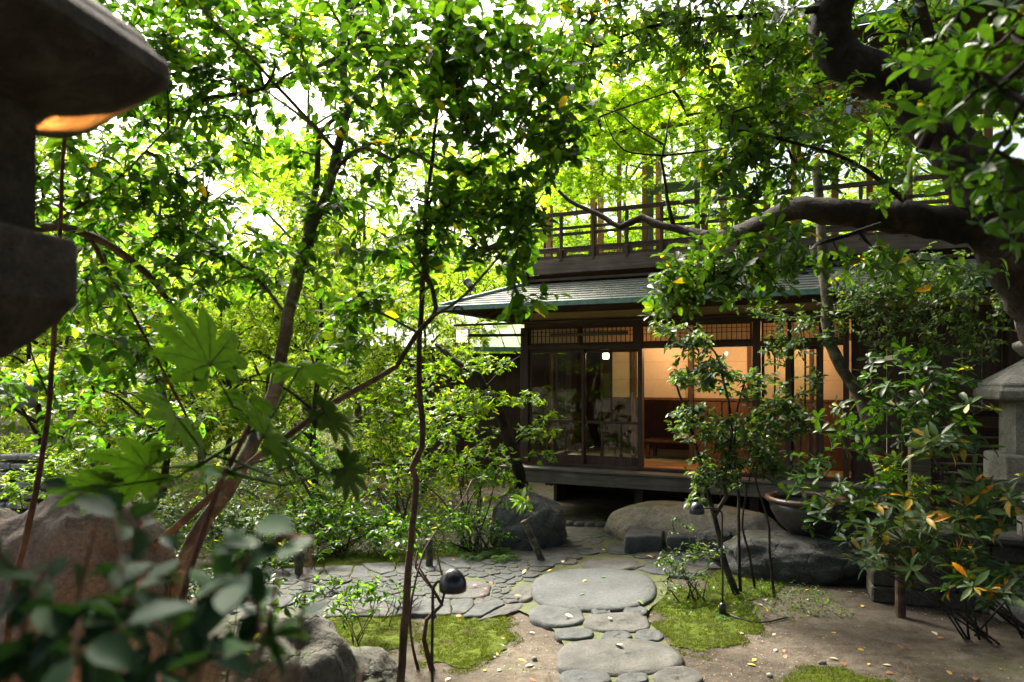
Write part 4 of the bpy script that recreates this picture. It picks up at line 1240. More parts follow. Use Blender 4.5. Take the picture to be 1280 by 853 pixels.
# ---- leaning stem crossing behind it, its crown right of the centre
b1 = G(-40, 885)
grow_tree('leaning_tree', 'brown stem leaning right from the lower left, crossing the grey trunk', 'tree', b1,
    [([b1] + PX((0, 838, 4.5), (117, 732, 4.4), (203, 673, 4.3), (262, 622, 4.25), (310, 582, 4.2), (360, 545, 4.2), (417, 503, 4.2), (449, 485, 4.2), (495, 459, 4.2), (503, 445, 4.2), (523, 416, 4.2), (541, 396, 4.2), (545, 385, 4.2), (540, 360, 4.25), (520, 300, 4.3), (545, 240, 4.3)), 0.035, 0.010),
     (PX((523, 416, 4.2), (470, 390, 4.4), (420, 385, 4.6), (370, 365, 4.8)), 0.008, 0.004),
     (PX((541, 396, 4.2), (580, 370, 4.0), (640, 300, 3.9), (680, 240, 3.9)), 0.010, 0.004),
     (PX((540, 360, 4.25), (490, 300, 4.4), (450, 280, 4.4)), 0.008, 0.004)],
    [(470, 340, 4.4, 80, 45, 0.4, 36), (560, 300, 4.3, 60, 60, 0.4, 42), (640, 290, 4.0, 50, 60, 0.4, 44), (450, 400, 4.4, 60, 30, 0.3, 18), (600, 250, 4.1, 60, 50, 0.4, 36), (670, 380, 3.9, 50, 18, 0.25, 9), (420, 440, 4.4, 50, 40, 0.3, 12)],
    CAM, M['bark_brown'], M['leaf_camellia'], den=1.15)
# ---- thin upright sapling in front
b2 = G(495, 905)
grow_tree('thin_sapling', 'thin brown sapling standing upright beside the nearer path lamp', 'tree', b2,
    [([b2] + PX((500, 850, 4.3), (508, 760, 4.3), (513, 680, 4.3), (521, 600, 4.3), (516, 585, 4.3), (527, 560, 4.3), (525, 480, 4.3), (526, 410, 4.3), (530, 330, 4.3), (534, 250, 4.3), (545, 150, 4.3), (560, 40, 4.2), (570, -40, 4.1)), 0.027, 0.008)],
    [(540, 40, 4.1, 120, 70, 0.6, 60), (600, 140, 4.0, 80, 60, 0.4, 28), (510, 280, 4.2, 50, 40, 0.3, 12)],
    CAM, M['bark_brown'], M['leaf_camellia'], den=1.15)
# ---- camellia whose limbs reach in from behind the lantern
b3 = Vector((-4.3, 5.0, 0))
grow_tree('camellia_tree', 'camellia behind the stone lantern with a dark limb arching in from the left', 'tree', b3,
    [([b3, Vector((-4.1, 5.0, 1.4))] + PX((-60, 360, 4.9), (20, 300, 4.8), (60, 284, 4.7), (110, 293, 4.6), (170, 330, 4.6), (230, 400, 4.7)), 0.085, 0.016),
     (PX((-60, 360, 4.9), (-30, 200, 4.9), (60, 60, 4.7), (140, -60, 4.4)), 0.04, 0.012),
     (PX((60, 60, 4.7), (215, 138, 4.9), (260, 122, 4.9), (330, 110, 4.8), (345, 78, 4.8)), 0.022, 0.010),
     (PX((60, 284, 4.7), (140, 230, 4.5), (210, 160, 4.4)), 0.012, 0.005),
     (PX((110, 293, 4.6), (180, 420, 4.5), (250, 560, 4.6), (260, 640, 4.6)), 0.014, 0.006)],
    [(80, 230, 4.6, 110, 60, 0.6, 70), (150, 60, 4.5, 130, 70, 0.7, 150), (60, 350, 4.8, 100, 50, 0.5, 55), (180, 440, 4.8, 110, 50, 0.5, 70), (60, 480, 5.0, 80, 50, 0.5, 46), (230, 250, 4.6, 80, 50, 0.4, 40), (160, 540, 5.0, 110, 40, 0.5, 46), (-60, 120, 4.4, 130, 120, 0.8, 90), ((-2.0, 3.0, 4.9), (1.5, 1.2, 0.4), 160)],  # last clump is added out of view, shading the near leaves
    CAM, M['bark_brown'], M['leaf_camellia'], den=1.15)
# ---- thin red stem close by at the far left
b4 = G(-10, 1010)
grow_tree('thin_stem_shrub', 'thin reddish stem rising past the lantern platform at the far left', 'shrub', b4,
    [([b4] + PX((12, 770, 3.4), (40, 640, 3.4), (60, 520, 3.4), (68, 410, 3.4), (74, 300, 3.4), (80, 170, 3.4), (84, 60, 3.4)), 0.018, 0.008),
     (PX((62, 500, 3.4), (35, 430, 3.4), (28, 390, 3.4)), 0.006, 0.003), (PX((68, 410, 3.4), (120, 330, 3.5)), 0.006, 0.003)],
    [(100, 160, 3.6, 50, 60, 0.3, 16), (120, 360, 3.5, 50, 40, 0.3, 12), (120, 440, 3.5, 50, 40, 0.3, 8)],
    dict(kind='ellip', len=0.10, per=5, spray=0.14, droop=0.3), M['bark_red'], M['leaf_camellia'])

# ---- big old tree at the right: horizontal limb, upright limb and the gnarled grey branch
b5 = Vector((4.6, 5.2, 0))
big = grow_tree('old_tree', 'huge dark furrowed tree leaning in from the right with a horizontal limb', 'tree', b5,
    [([b5, Vector((4.4, 5.2, 1.2)), Vector((4.0, 5.2, 2.3))] + PX((1262, 310, 5.2), (1225, 235, 5.3), (1180, 170, 5.4), (1120, 110, 5.5), (1058, 78, 5.6), (1038, 40, 5.6), (1045, -10, 5.6), (1060, -120, 5.6)), 0.30, 0.13),
     ([Vector((4.0, 5.2, 2.3))] + PX((1270, 305, 5.2), (1200, 283, 5.3), (1120, 272, 5.4), (1050, 266, 5.5), (990, 262, 5.7), (940, 285, 6.1), (893, 297, 6.6)), 0.20, 0.055),
     (PX((893, 297, 6.6), (862, 290, 6.8), (820, 280, 7.0), (803, 272, 7.1), (775, 284, 7.2), (755, 272, 7.3), (735, 262, 7.4), (710, 250, 7.5), (698, 238, 7.5)), 0.052, 0.017),
     (PX((842, 283, 6.9), (834, 250, 6.9), (830, 215, 6.9), (827, 200, 6.9), (831, 180, 6.9)), 0.022, 0.012),
     (PX((831, 182, 6.9), (795, 160, 7.0), (770, 140, 7.1), (722, 136, 7.2)), 0.010, 0.004),
     (PX((831, 182, 6.9), (842, 130, 7.0), (870, 118, 7.0), (905, 145, 7.0)), 0.009, 0.004),
     (PX((829, 195, 6.9), (780, 188, 6.9), (760, 160, 6.9), (750, 130, 6.9)), 0.011, 0.004),
     (PX((829, 195, 6.9), (870, 190, 6.8), (930, 182, 6.7)), 0.012, 0.005),
     (PX((1190, 90, 5.5), (1165, 50, 5.6), (1150, 0, 5.6), (1140, -60, 5.6)), 0.05, 0.03),
     (PX((1150, 190, 5.2), (1180, 130, 5.0), (1190, 40, 4.8), (1240, -40, 4.6)), 0.045, 0.02),
     (PX((1130, 250, 5.0), (1060, 200, 4.8), (960, 170, 4.8), (900, 160, 4.9)), 0.020, 0.006),
     (PX((1100, 280, 5.0), (1040, 300, 4.9), (930, 330, 4.8), (850, 370, 4.8)), 0.016, 0.005),
     (PX((1040, 10, 5.6), (940, 20, 5.3), (830, 30, 5.2), (740, 60, 5.2)), 0.03, 0.008)],
    [(800, 30, 5.2, 140, 50, 0.7, 90), (715, 80, 5.2, 60, 55, 0.5, 30), (900, 45, 5.2, 110, 50, 0.7, 70), (940, 130, 5.0, 60, 55, 0.5, 40),
     (980, 190, 4.9, 90, 60, 0.5, 52), (920, 230, 4.9, 70, 50, 0.4, 42), (870, 340, 4.8, 55, 50, 0.35, 40), (930, 330, 4.8, 70, 50, 0.4, 48), (980, 320, 4.8, 60, 40, 0.4, 22),
     (835, 375, 4.8, 30, 30, 0.25, 12), (1090, 150, 5.0, 90, 70, 0.5, 18), (1120, 40, 5.9, 90, 60, 0.5, 40), (1100, 220, 4.8, 60, 40, 0.35, 10), (970, 60, 5.2, 50, 60, 0.4, 28), (1100, 330, 4.8, 60, 24, 0.4, 16),
     (1050, -90, 5.2, 300, 80, 1.6, 150), (1010, 120, 6.4, 60, 60, 0.4, 40), (1110, 150, 6.4, 80, 60, 0.4, 40), (1020, 40, 6.4, 60, 40, 0.4, 24), ((1.8, 6.6, 7.2), (3.2, 2.2, 0.5), 560), ((4.5, 8.0, 7.5), (2.2, 1.6, 0.5), 160), (1180, 345, 4.8, 70, 26, 0.4, 14)],  # clumps in world coordinates are added overhead, out of view, as shade
    dict(kind='obov', len=0.095, per=7, spray=0.1), M['bark_dark'], M['leaf_rosette'], twig_r=0.0026, trunk_sides=16, wob=0.35, den=1.7)
# ---- evergreen close to the lens at the top right, out of focus
b6 = Vector((2.6, 1.5, 0))
grow_tree('evergreen_tree', 'near evergreen with big dark blurred leaves at the upper right corner', 'tree', b6,
    [([b6, Vector((2.55, 1.55, 1.6)), Vector((2.4, 1.6, 2.6)), Vector((2.2, 1.7, 3.3)), Vector((1.8, 1.6, 4.0))], 0.06, 0.025),
     ([Vector((2.3, 1.65, 2.95)), Vector((1.9, 1.9, 3.0)), Vector((1.5, 2.1, 2.9))], 0.016, 0.006)],
    [(1240, 110, 2.3, 75, 70, 0.3, 34), (1225, 210, 2.4, 70, 50, 0.3, 22), (1265, 280, 2.4, 30, 40, 0.2, 7), (1180, 60, 2.5, 50, 50, 0.3, 10), (1265, 20, 2.2, 50, 40, 0.3, 14), ((1.4, 0.6, 4.2), (1.8, 1.6, 0.5), 90), ((-0.4, 0.2, 4.5), (1.8, 1.8, 0.5), 120)],  # last two clumps are added over and behind the camera, shading the foreground
    dict(kind='obov', len=0.085, per=6, spray=0.1), M['bark_dark'], M['leaf_dark'])
# ---- slender grey tree with a crook
b7 = G(1120, 730)
grow_tree('crooked_tree', 'slender grey tree with a crook and a dead stub, in front of the screens', 'tree', b7,
    [([b7] + PX((1118, 690, 7.2), (1110, 640, 7.2), (1100, 590, 7.2), (1088, 540, 7.2), (1074, 495, 7.2), (1052, 460, 7.2), (1038, 430, 7.2), (1033, 400, 7.2), (1034, 380, 7.2), (1030, 340, 7.2), (1026, 285, 7.2), (1020, 200, 7.2)), 0.075, 0.045),
     (PX((1077, 498, 7.2), (1084, 485, 7.1), (1092, 478, 7.1), (1083, 465, 7.0), (1065, 462, 7.0)), 0.03, 0.008),
     (PX((1034, 395, 7.2), (1000, 398, 7.2), (950, 392, 7.3), (905, 378, 7.3)), 0.014, 0.005),
     (PX((1033, 400, 7.2), (1080, 380, 7.1), (1140, 360, 7.0), (1200, 350, 6.9)), 0.016, 0.006)],
    [(1010, 410, 7.1, 50, 28, 0.4, 36), (985, 440, 7.0, 35, 22, 0.3, 20), (1080, 370, 7.0, 60, 35, 0.4, 70), (1150, 350, 6.9, 80, 45, 0.5, 100), (1220, 390, 6.9, 60, 50, 0.5, 70), (1130, 410, 6.9, 60, 35, 0.4, 60), (960, 385, 7.2, 40, 16, 0.3, 8), (1190, 440, 6.9, 50, 30, 0.4, 40)],
    dict(kind='ellip', len=0.06, per=8, spray=0.16, droop=0.2), M['bark_grey'], M['leaf_grey'], den=1.6)
# ---- maple before the upper storey
b8 = HL(-0.9, 3.6, 0.0)
grow_tree('maple_tree', 'light yellow green maple spreading before the upper balcony', 'tree', b8,
    [([b8, HL(-0.95, 3.5, 2.0), HL(-0.7, 2.6, 4.2), HL(-0.1, 1.0, 5.6), HL(0.4, -0.3, 6.3), HL(1.4, -0.9, 6.9)], 0.10, 0.03),
     ([HL(-0.1, 1.0, 5.6), HL(0.6, -0.2, 5.6), HL(1.6, -0.6, 5.7), HL(2.6, -0.8, 5.8)], 0.03, 0.008), ([HL(0.4, -0.3, 6.3), HL(1.6, -0.3, 6.6), HL(2.8, -0.2, 6.8)], 0.025, 0.008)],
    [(740, 150, 10.6, 90, 26, 0.7, 190), (820, 120, 10.3, 90, 30, 0.7, 190), (710, 220, 10.6, 60, 22, 0.5, 90), (790, 185, 10.2, 70, 20, 0.6, 110), (900, 160, 9.9, 60, 50, 0.6, 110), (850, 60, 10.3, 110, 40, 0.8, 170), (720, 80, 11, 70, 40, 0.8, 110), (960, 110, 9.7, 60, 60, 0.6, 110), (870, 210, 9.9, 40, 20, 0.5, 40), (700, 250, 10.9, 40, 14, 0.4, 40), (770, 235, 10.6, 60, 16, 0.4, 60), (760, 60, 10.8, 90, 50, 0.8, 90), ((-1.0, 9.2, 8.0), (2.4, 1.3, 0.5), 160)],  # last clump is added above the view to keep sun off the ground
    dict(kind='maple', len=0.085, per=8, spray=0.2, droop=0.12, tilt=0.35), M['bark_black'], M['leaf_maple'], twig_r=0.0018, den=2.3)

# ---- small many-stemmed camellia in front of the doorway
b9 = G(922, 745)
b9 = Vector((b9.x, b9.y, 0))
grow_tree('small_camellia', 'small many stemmed camellia in front of the open doorway', 'shrub', b9,
    [([b9] + PX((905, 700, 6.9), (893, 645, 6.9), (885, 615, 6.9), (870, 560, 6.95), (855, 510, 7.0), (845, 480, 7.0)), 0.036, 0.010),
     (PX((893, 645, 6.9), (908, 620, 6.85), (905, 600, 6.8), (915, 540, 6.8), (905, 480, 6.8), (893, 440, 6.8), (860, 410, 6.85)), 0.022, 0.006),
     ([G(926, 742)] + PX((924, 700, 6.9), (923, 620, 6.9), (918, 570, 6.9), (920, 520, 6.9), (930, 480, 6.9)), 0.018, 0.008),
     ([G(944, 738)] + PX((936, 690, 6.85), (928, 660, 6.85), (934, 610, 6.85), (950, 560, 6.85)), 0.014, 0.006),
     ([G(968, 748)] + PX((962, 690, 6.7), (960, 650, 6.7), (945, 600, 6.7), (955, 560, 6.7)), 0.016, 0.006),
     (PX((915, 540, 6.8), (960, 510, 6.8), (1010, 490, 6.8)), 0.008, 0.004),
     (PX((870, 560, 6.95), (900, 520, 7.0), (860, 500, 7.0)), 0.006, 0.003)],
    [(865, 430, 6.85, 34, 20, 0.3, 22), (880, 470, 6.8, 45, 25, 0.35, 48), (930, 480, 6.85, 55, 25, 0.35, 36), (870, 530, 6.9, 35, 26, 0.35, 42), (930, 545, 6.85, 60, 30, 0.4, 70), (985, 520, 6.8, 40, 30, 0.35, 42), (895, 590, 6.8, 40, 26, 0.3, 40), (960, 580, 6.8, 40, 22, 0.3, 30), (868, 625, 6.8, 14, 12, 0.15, 8), (830, 410, 6.9, 28, 12, 0.2, 10), (1010, 480, 6.8, 24, 22, 0.2, 10)],
    dict(kind='ellip', len=0.075, per=7, spray=0.14, droop=0.3), M['bark_black'], M['leaf_grey'], den=1.6)

# ---- gnarled little tree by the corner of the house
b10 = G(650, 672)
grow_tree('gnarled_tree', 'gnarled dark trunk with light green sprays at the house corner', 'tree', b10,
    [([b10] + PX((648, 620, 9.3), (650, 595, 9.3), (640, 560, 9.3), (632, 540, 9.3), (624, 512, 9.3), (605, 488, 9.3), (598, 470, 9.3), (570, 452, 9.4), (545, 430, 9.5)), 0.10, 0.03),
     (PX((640, 560, 9.3), (665, 535, 9.2), (690, 520, 9.2)), 0.02, 0.008), (PX((605, 488, 9.3), (630, 460, 9.2), (650, 445, 9.2)), 0.018, 0.006)],
    [(600, 455, 9.3, 50, 14, 0.5, 60), (640, 500, 9.2, 50, 12, 0.5, 60), (670, 540, 9.15, 36, 14, 0.4, 50), (580, 500, 9.3, 50, 18, 0.5, 60), (680, 570, 9.1, 20, 12, 0.3, 14), (560, 430, 9.4, 30, 10, 0.4, 18), (690, 520, 9.2, 18, 8, 0.3, 10)],
    dict(kind='ellip', len=0.06, per=9, spray=0.12, rosette=True, w=0.7), M['bark_dark'], M['leaf_bright'], step=0.1)

# ---- bright azalea-like shrubs, left of the house
AZ = dict(kind='simple', len=0.06, per=9, spray=0.12, rosette=True, droop=0.1)
def shrub(name, label, base, clumps, leaf, m, bark='bark_black', nst=6, h=1.0, seed=0, group=None, cat='shrub', rs=0.014, **kw):
    R = random.Random(seed)
    base = Vector(base)
    stems = []
    for k in range(nst):
        c = R.choice(clumps)
        t = P(*c[:3]) if len(c) == 7 else Vector(c[0])
        t = t + Vector((R.uniform(-1, 1) * 0.2, R.uniform(-1, 1) * 0.2, R.uniform(-.2, .1)))
        m_ = base.lerp(t, 0.5) + Vector((R.uniform(-1, 1) * 0.14, R.uniform(-1, 1) * 0.14, 0.1))
        st = base + Vector((R.uniform(-1, 1) * 0.14, R.uniform(-1, 1) * 0.12, 0))
        stems.append(([st, m_, t], rs, rs * 0.3))
    return grow_tree(name, label, cat, base, stems, clumps, leaf, M[bark], M[m], group, trunk_sides=6, wob=0.2, **kw)
shrub('azalea_shrub', 'bright green azalea mass left of the gnarled trunk', G(590, 690), [(560, 540, 9.2, 70, 50, 0.6, 220), (600, 590, 9.0, 60, 40, 0.5, 150), (520, 590, 9.2, 60, 40, 0.5, 120), (640, 620, 8.9, 30, 24, 0.35, 40)], AZ, 'leaf_bright', seed=1, nst=10)
shrub('azalea_shrub', 'bright green azalea behind the thin sapling, reaching the pale roof', G(500, 672), [(490, 520, 10.2, 70, 50, 0.6, 170), (450, 570, 10, 60, 46, 0.6, 140), (530, 470, 10.4, 60, 30, 0.6, 110)], AZ, 'leaf_bright', seed=2, nst=9)
shrub('leafy_shrub', 'open dark stemmed shrub between the trunks left of centre', G(420, 690), [(400, 600, 9.0, 60, 40, 0.5, 90), (350, 560, 9.0, 60, 40, 0.5, 80), (440, 640, 8.6, 60, 34, 0.5, 110), (390, 655, 8.3, 60, 30, 0.5, 100), (500, 660, 8.3, 50, 24, 0.4, 70)], dict(kind='ellip', len=0.07, per=8, spray=0.2, droop=0.3), 'leaf_camellia', seed=3, nst=9)
shrub('leafy_shrub', 'pale leafy shrub beyond the moss at the left of the path', G(340, 705), [(310, 600, 8.6, 60, 36, 0.5, 90), (330, 660, 8.0, 70, 34, 0.5, 150), (280, 650, 8.0, 50, 40, 0.4, 100), (210, 640, 8.2, 60, 40, 0.5, 90)], dict(kind='ellip', len=0.06, per=9, spray=0.16, droop=0.3), 'leaf_grey', seed=4, nst=8)
shrub('leafy_shrub', 'low twiggy shrub left of the dark upright boulder', G(600, 694), [(590, 650, 8.4, 30, 22, 0.3, 40), (560, 660, 8.3, 34, 20, 0.3, 36), (620, 665, 8.4, 24, 16, 0.25, 24)], dict(kind='simple', len=0.05, per=8, spray=0.12), 'leaf_camellia', seed=5, nst=9)
shrub('low_shrub', 'low leafy shrub at the right of the path, before the camellia stems', G(862, 752), [(860, 700, 6.8, 40, 26, 0.3, 46), (840, 716, 6.7, 24, 20, 0.25, 24), (890, 690, 6.9, 22, 16, 0.2, 14), (850, 660, 6.8, 20, 14, 0.2, 7)], dict(kind='ellip', len=0.05, per=6, spray=0.1, droop=0.35), 'leaf_grey', seed=6, nst=9, rs=0.007)
shrub('leafy_shrub', 'bright leafy shrub in front of the stacked stone slabs at the far left', P(30, 690, 8.4).xy.to_3d(), [(20, 610, 8.4, 40, 26, 0.4, 60), (70, 580, 8.6, 40, 30, 0.4, 60), (120, 600, 8.6, 50, 26, 0.4, 60)], dict(kind='simple', len=0.075, per=8, spray=0.15), 'leaf_bright', seed=40, nst=7)
shrub('low_shrub', 'low dark shrub filling the gap between the two big boulders', G(262, 800), [(250, 730, 5.6, 36, 22, 0.25, 40), (290, 715, 5.9, 36, 20, 0.25, 36), (225, 700, 5.8, 30, 22, 0.25, 26), (330, 735, 5.9, 30, 14, 0.2, 18)], dict(kind='ellip', len=0.06, per=7, spray=0.12), 'leaf_dark', seed=41, nst=8, rs=0.007)
# open sapling by the nearer lamp and low seedlings on the moss
b11 = G(540, 838)
grow_tree('bare_shrub', 'bare forked grey brown shrub just behind the nearer path lamp', 'shrub', b11,
    [([b11] + PX((530, 800, 5.1), (533, 775, 5.1), (552, 755, 5.1), (540, 735, 5.1), (520, 710, 5.2), (522, 690, 5.2)), 0.022, 0.006),
     ([G(522, 836)] + PX((516, 810, 5.1), (512, 770, 5.1), (520, 725, 5.1), (530, 690, 5.2), (548, 660, 5.3), (575, 630, 5.4), (590, 600, 5.5)), 0.012, 0.004),
     (PX((552, 755, 5.1), (557, 735, 5.1), (545, 690, 5.2), (555, 670, 5.3), (540, 650, 5.3)), 0.010, 0.004),
     (PX((540, 735, 5.1), (510, 690, 5.2), (485, 672, 5.3)), 0.009, 0.003)],
    [(575, 650, 5.3, 30, 20, 0.2, 6), (500, 690, 5.2, 30, 20, 0.2, 5)], dict(kind='ellip', len=0.05, per=4, spray=0.1), M['bark_brown'], M['leaf_camellia'])
for i, (px, py, hh, n, lab) in enumerate([(460, 800, 78, 16, 'little leafy seedling on the moss left of the thin sapling'), (478, 780, 60, 8, 'small reddish twiggy seedling in the moss by the side path'), (430, 815, 66, 10, 'small green seedling at the foot of the mossy boulder'), (400, 715, 50, 14, 'low dark leafy plant at the back edge of the moss'), (470, 700, 34, 16, 'low spreading plant on the moss behind the side path'), (350, 722, 30, 14, 'low plant at the left end of the side path'), (380, 778, 44, 14, 'bushy seedling before the left end of the side path'), (445, 768, 40, 14, 'bushy seedling between the side path and the moss, left of the sapling'), (500, 764, 34, 9, 'thin seedling touching the near edge of the side path'), (420, 700, 40, 18, 'leafy low plant behind the cobbles, left of the stake stump'), (410, 745, 26, 10, 'little plant growing among the cobbles of the side path')]):
    g = G(px, py)
    dd = g.y
    shrub('seedling', lab, g, [(px, py - hh * 0.72, dd, 26, hh * 0.32, 0.16, n)], dict(kind='ellip', len=0.06, per=6, spray=0.1, droop=0.2), 'leaf_camellia', seed=20 + i, nst=4, cat='plant', rs=0.005)

# ---- right side: rhododendron in the near corner, leaves turning yellow
RH = dict(kind='lance', len=0.13, per=6, spray=0.08, rosette=True)
b12 = G(1225, 800)
shrub('rhododendron', 'rhododendron with long leaves turning yellow and orange, bottom right', b12,
      [(1200, 690, 4.9, 60, 50, 0.4, 34), (1130, 650, 5.2, 60, 50, 0.4, 32), (1240, 620, 5.0, 45, 50, 0.35, 26), (1230, 730, 4.7, 50, 30, 0.3, 18), (1120, 700, 5.2, 30, 30, 0.3, 8), (1170, 560, 5.2, 60, 40, 0.4, 16), (1080, 690, 5.6, 30, 40, 0.3, 9)], RH, 'leaf_rhodo', 'bark_black', 10, seed=7, rs=0.010, den=1.35)
b13 = G(1290, 800)
shrub('leafy_shrub', 'open shrub with rounded green leaves before the slatted store', b13,
      [(1060, 540, 5.6, 50, 35, 0.4, 18), (1090, 510, 5.6, 40, 30, 0.4, 12), (1130, 470, 5.4, 50, 40, 0.4, 26), (1020, 590, 5.6, 40, 30, 0.3, 10), (1150, 530, 5.4, 60, 30, 0.4, 22), (1200, 500, 5.2, 50, 50, 0.4, 22), (1035, 640, 5.7, 36, 26, 0.3, 11), (1000, 610, 5.7, 26, 24, 0.3, 6), (1090, 610, 5.6, 40, 30, 0.3, 12)], dict(kind='obov', len=0.10, per=5, spray=0.1), 'leaf_dark', 'bark_black', 8, seed=8, rs=0.012, den=1.3)
shrub('variegated_shrub', 'pale leaved little shrub in front of the mossy stone base', G(1150, 735), [(1110, 580, 6.7, 22, 16, 0.2, 18), (1140, 610, 6.7, 40, 24, 0.25, 30)], dict(kind='ellip', len=0.06, per=6, spray=0.1), 'leaf_bright', seed=9, nst=5, rs=0.006)

# ------------------------------------------------------------------ fatsia with big fingered leaves, close by
def fatsia_leaf(size, m, parent, M4):
    rows = []
    n = 9
    vs, fs = [Vector((0, 0, 0.0))], []
    def add(v):
        vs.append(Vector(v)); return len(vs) - 1
    valley = []
    angs = [math.radians(-128 + 256 * i / (n - 1)) for i in range(n)]
    L_ = [0.55, 0.75, 0.9, 0.98, 1.0, 0.98, 0.9, 0.75, 0.55]
    val = []
    for i in range(n + 1):
        a = angs[0] - 0.28 if i == 0 else angs[-1] + 0.28 if i == n else (angs[i - 1] + angs[i]) / 2
        r = 0.26 if i in (0, n) else 0.46
        val.append(add((r * math.cos(a), r * math.sin(a), -0.02)))
    for i, a in enumerate(angs):
        c, s = math.cos(a), math.sin(a)
        def pt(r, w_, z): return (L_[i] * r * c - w_ * s, L_[i] * r * s + w_ * c, z)
        m1 = add(pt(0.42, 0, 0.03)); m2 = add(pt(0.68, 0, 0.015)); tip = add(pt(1.0, 0, -0.10))
        l2, r2 = add(pt(0.66, 0.15, 0.0)), add(pt(0.66, -0.15, 0.0))
        l3, r3 = add(pt(0.84, 0.095, -0.05)), add(pt(0.84, -0.095, -0.05))
        m3 = add(pt(0.86, 0, -0.03))
        A, B = val[i], val[i + 1]
        fs += [(0, A, m1), (0, m1, B), (A, r2, m2, m1), (m1, m2, l2, B), (r2, r3, m3, m2), (m2, m3, l3, l2), (r3, tip, m3), (m3, tip, l3)]
    mb = MB(); mb.add([M4 @ (v * size) for v in vs], fs)
    lf_ = mb.build('leaf', m, parent, True)
    vb = MB()
    for i, a in enumerate(angs):
        c, s = math.cos(a), math.sin(a)
        vb.tube([M4 @ (Vector((L_[i] * r * c, L_[i] * r * s, z + dz)) * size) for r, z in ((0.02, 0.004), (0.42, 0.03), (0.68, 0.015), (0.93, -0.065)) for dz in (0.0,)], [0.0016, 0.0013, 0.001, 0.0005], 4)
        for r_, sg in ((0.42, 1), (0.42, -1), (0.58, 1), (0.58, -1), (0.72, 1), (0.72, -1)):
            p0 = Vector((L_[i] * r_ * c, L_[i] * r_ * s, 0.022)); q0 = Vector((L_[i] * (r_ + 0.12) * c - sg * 0.085 * s, L_[i] * (r_ + 0.12) * s + sg * 0.085 * c, 0.0))
            vb.tube([M4 @ (p0 * size), M4 @ (q0 * size)], [0.0007, 0.0004], 3)
    vb.build('veins', M['leaf_vein'], lf_)
    return lf_
fb = Vector((-1.25, 2.35, 0))
fat = thing('fatsia_plant', 'fatsia with large dark fingered leaves in the left foreground', 'plant', fb)
mb = MB()
tip0 = P(318, 520, 2.45)
stem = catmull([fb, P(205, 850, 2.4), P(262, 640, 2.42), P(290, 575, 2.44), tip0], 0.06)
mb.tube([p - fb for p in stem], [0.016 - 0.007 * i / len(stem) for i in range(len(stem))], 8)
mb.build('stem', M['bark_red'], fat, True)
FL = [(262, 455, 2.2, 0.30, -18, 250, 12), (375, 460, 2.5, 0.27, 10, 70, 30), (220, 520, 2.3, 0.26, 30, 120, 20), (405, 515, 2.45, 0.22, 10, 20, -30), (330, 545, 2.35, 0.27, 0, 330, -35),
      (185, 585, 2.2, 0.27, 10, 200, -25), (270, 590, 2.5, 0.22, 0, 280, -30), (430, 585, 2.35, 0.18, 0, 10, -40), (310, 500, 2.6, 0.2, 0, 100, 10), (130, 610, 2.1, 0.2, 0, 200, -20), (385, 575, 2.3, 0.2, 0, 310, -40)]
for i, (px, py, dd, sz, roll, az, pit) in enumerate(FL):
    c = P(px, py, dd)
    R4 = Matrix.Rotation(math.radians(az), 4, 'Z') @ Matrix.Rotation(math.radians(-pit), 4, 'Y') @ Matrix.Rotation(math.radians(roll + rnd.uniform(-14, 14)), 4, 'X')
    # tip the blades towards the lens a little, as leaves seen from slightly below and in front
    R4 = Matrix.Rotation(math.radians(-52), 4, 'X') @ R4
    lf = fatsia_leaf(sz * 0.74, M['leaf_fatsia'], fat, Matrix.Translation(c - fb) @ R4)
    mb = MB()
    a = stem[-1 - (i % 4)] - fb
    e = c - fb
    mid = (a + e) / 2 + Vector((0, 0, -0.05))
    mb.tube([a, mid, e], [0.006, 0.004, 0.003], 6)
    mb.build('leaf_stalk', M['leaf_fatsia'], fat, True)

# ------------------------------------------------------------------ dark shrub right at the lens, out of focus
nb = Vector((-0.72, 0.72, 0))
shrub('near_shrub', 'dark blue green shrub close to the lens, blurred at the lower left', nb,
      [(60, 800, 0.95, 130, 60, 0.16, 9), (220, 760, 1.0, 140, 70, 0.2, 13), (110, 690, 1.05, 130, 50, 0.2, 9), (310, 720, 1.05, 100, 50, 0.2, 8), (240, 830, 1.0, 130, 40, 0.15, 9), (190, 620, 1.15, 130, 26, 0.16, 4), (350, 770, 1.1, 60, 40, 0.1, 3)],
      dict(kind='ellip', len=0.066, per=4, spray=0.09, droop=0.3, w=1.1), 'leaf_blue', 'bark_red', 9, seed=30, rs=0.008, twig_r=0.0018)
shrub('small_leafed_shrub', 'small bright leaved sprig in front of the rounded mossy boulder', Vector((-1.05, 2.9, 0)),
      [(330, 785, 3.0, 40, 26, 0.2, 9), (270, 810, 3.0, 40, 26, 0.2, 6)], dict(kind='ellip', len=0.06, per=5, spray=0.1), 'leaf_camellia', 'bark_red', 4, seed=31, rs=0.006)

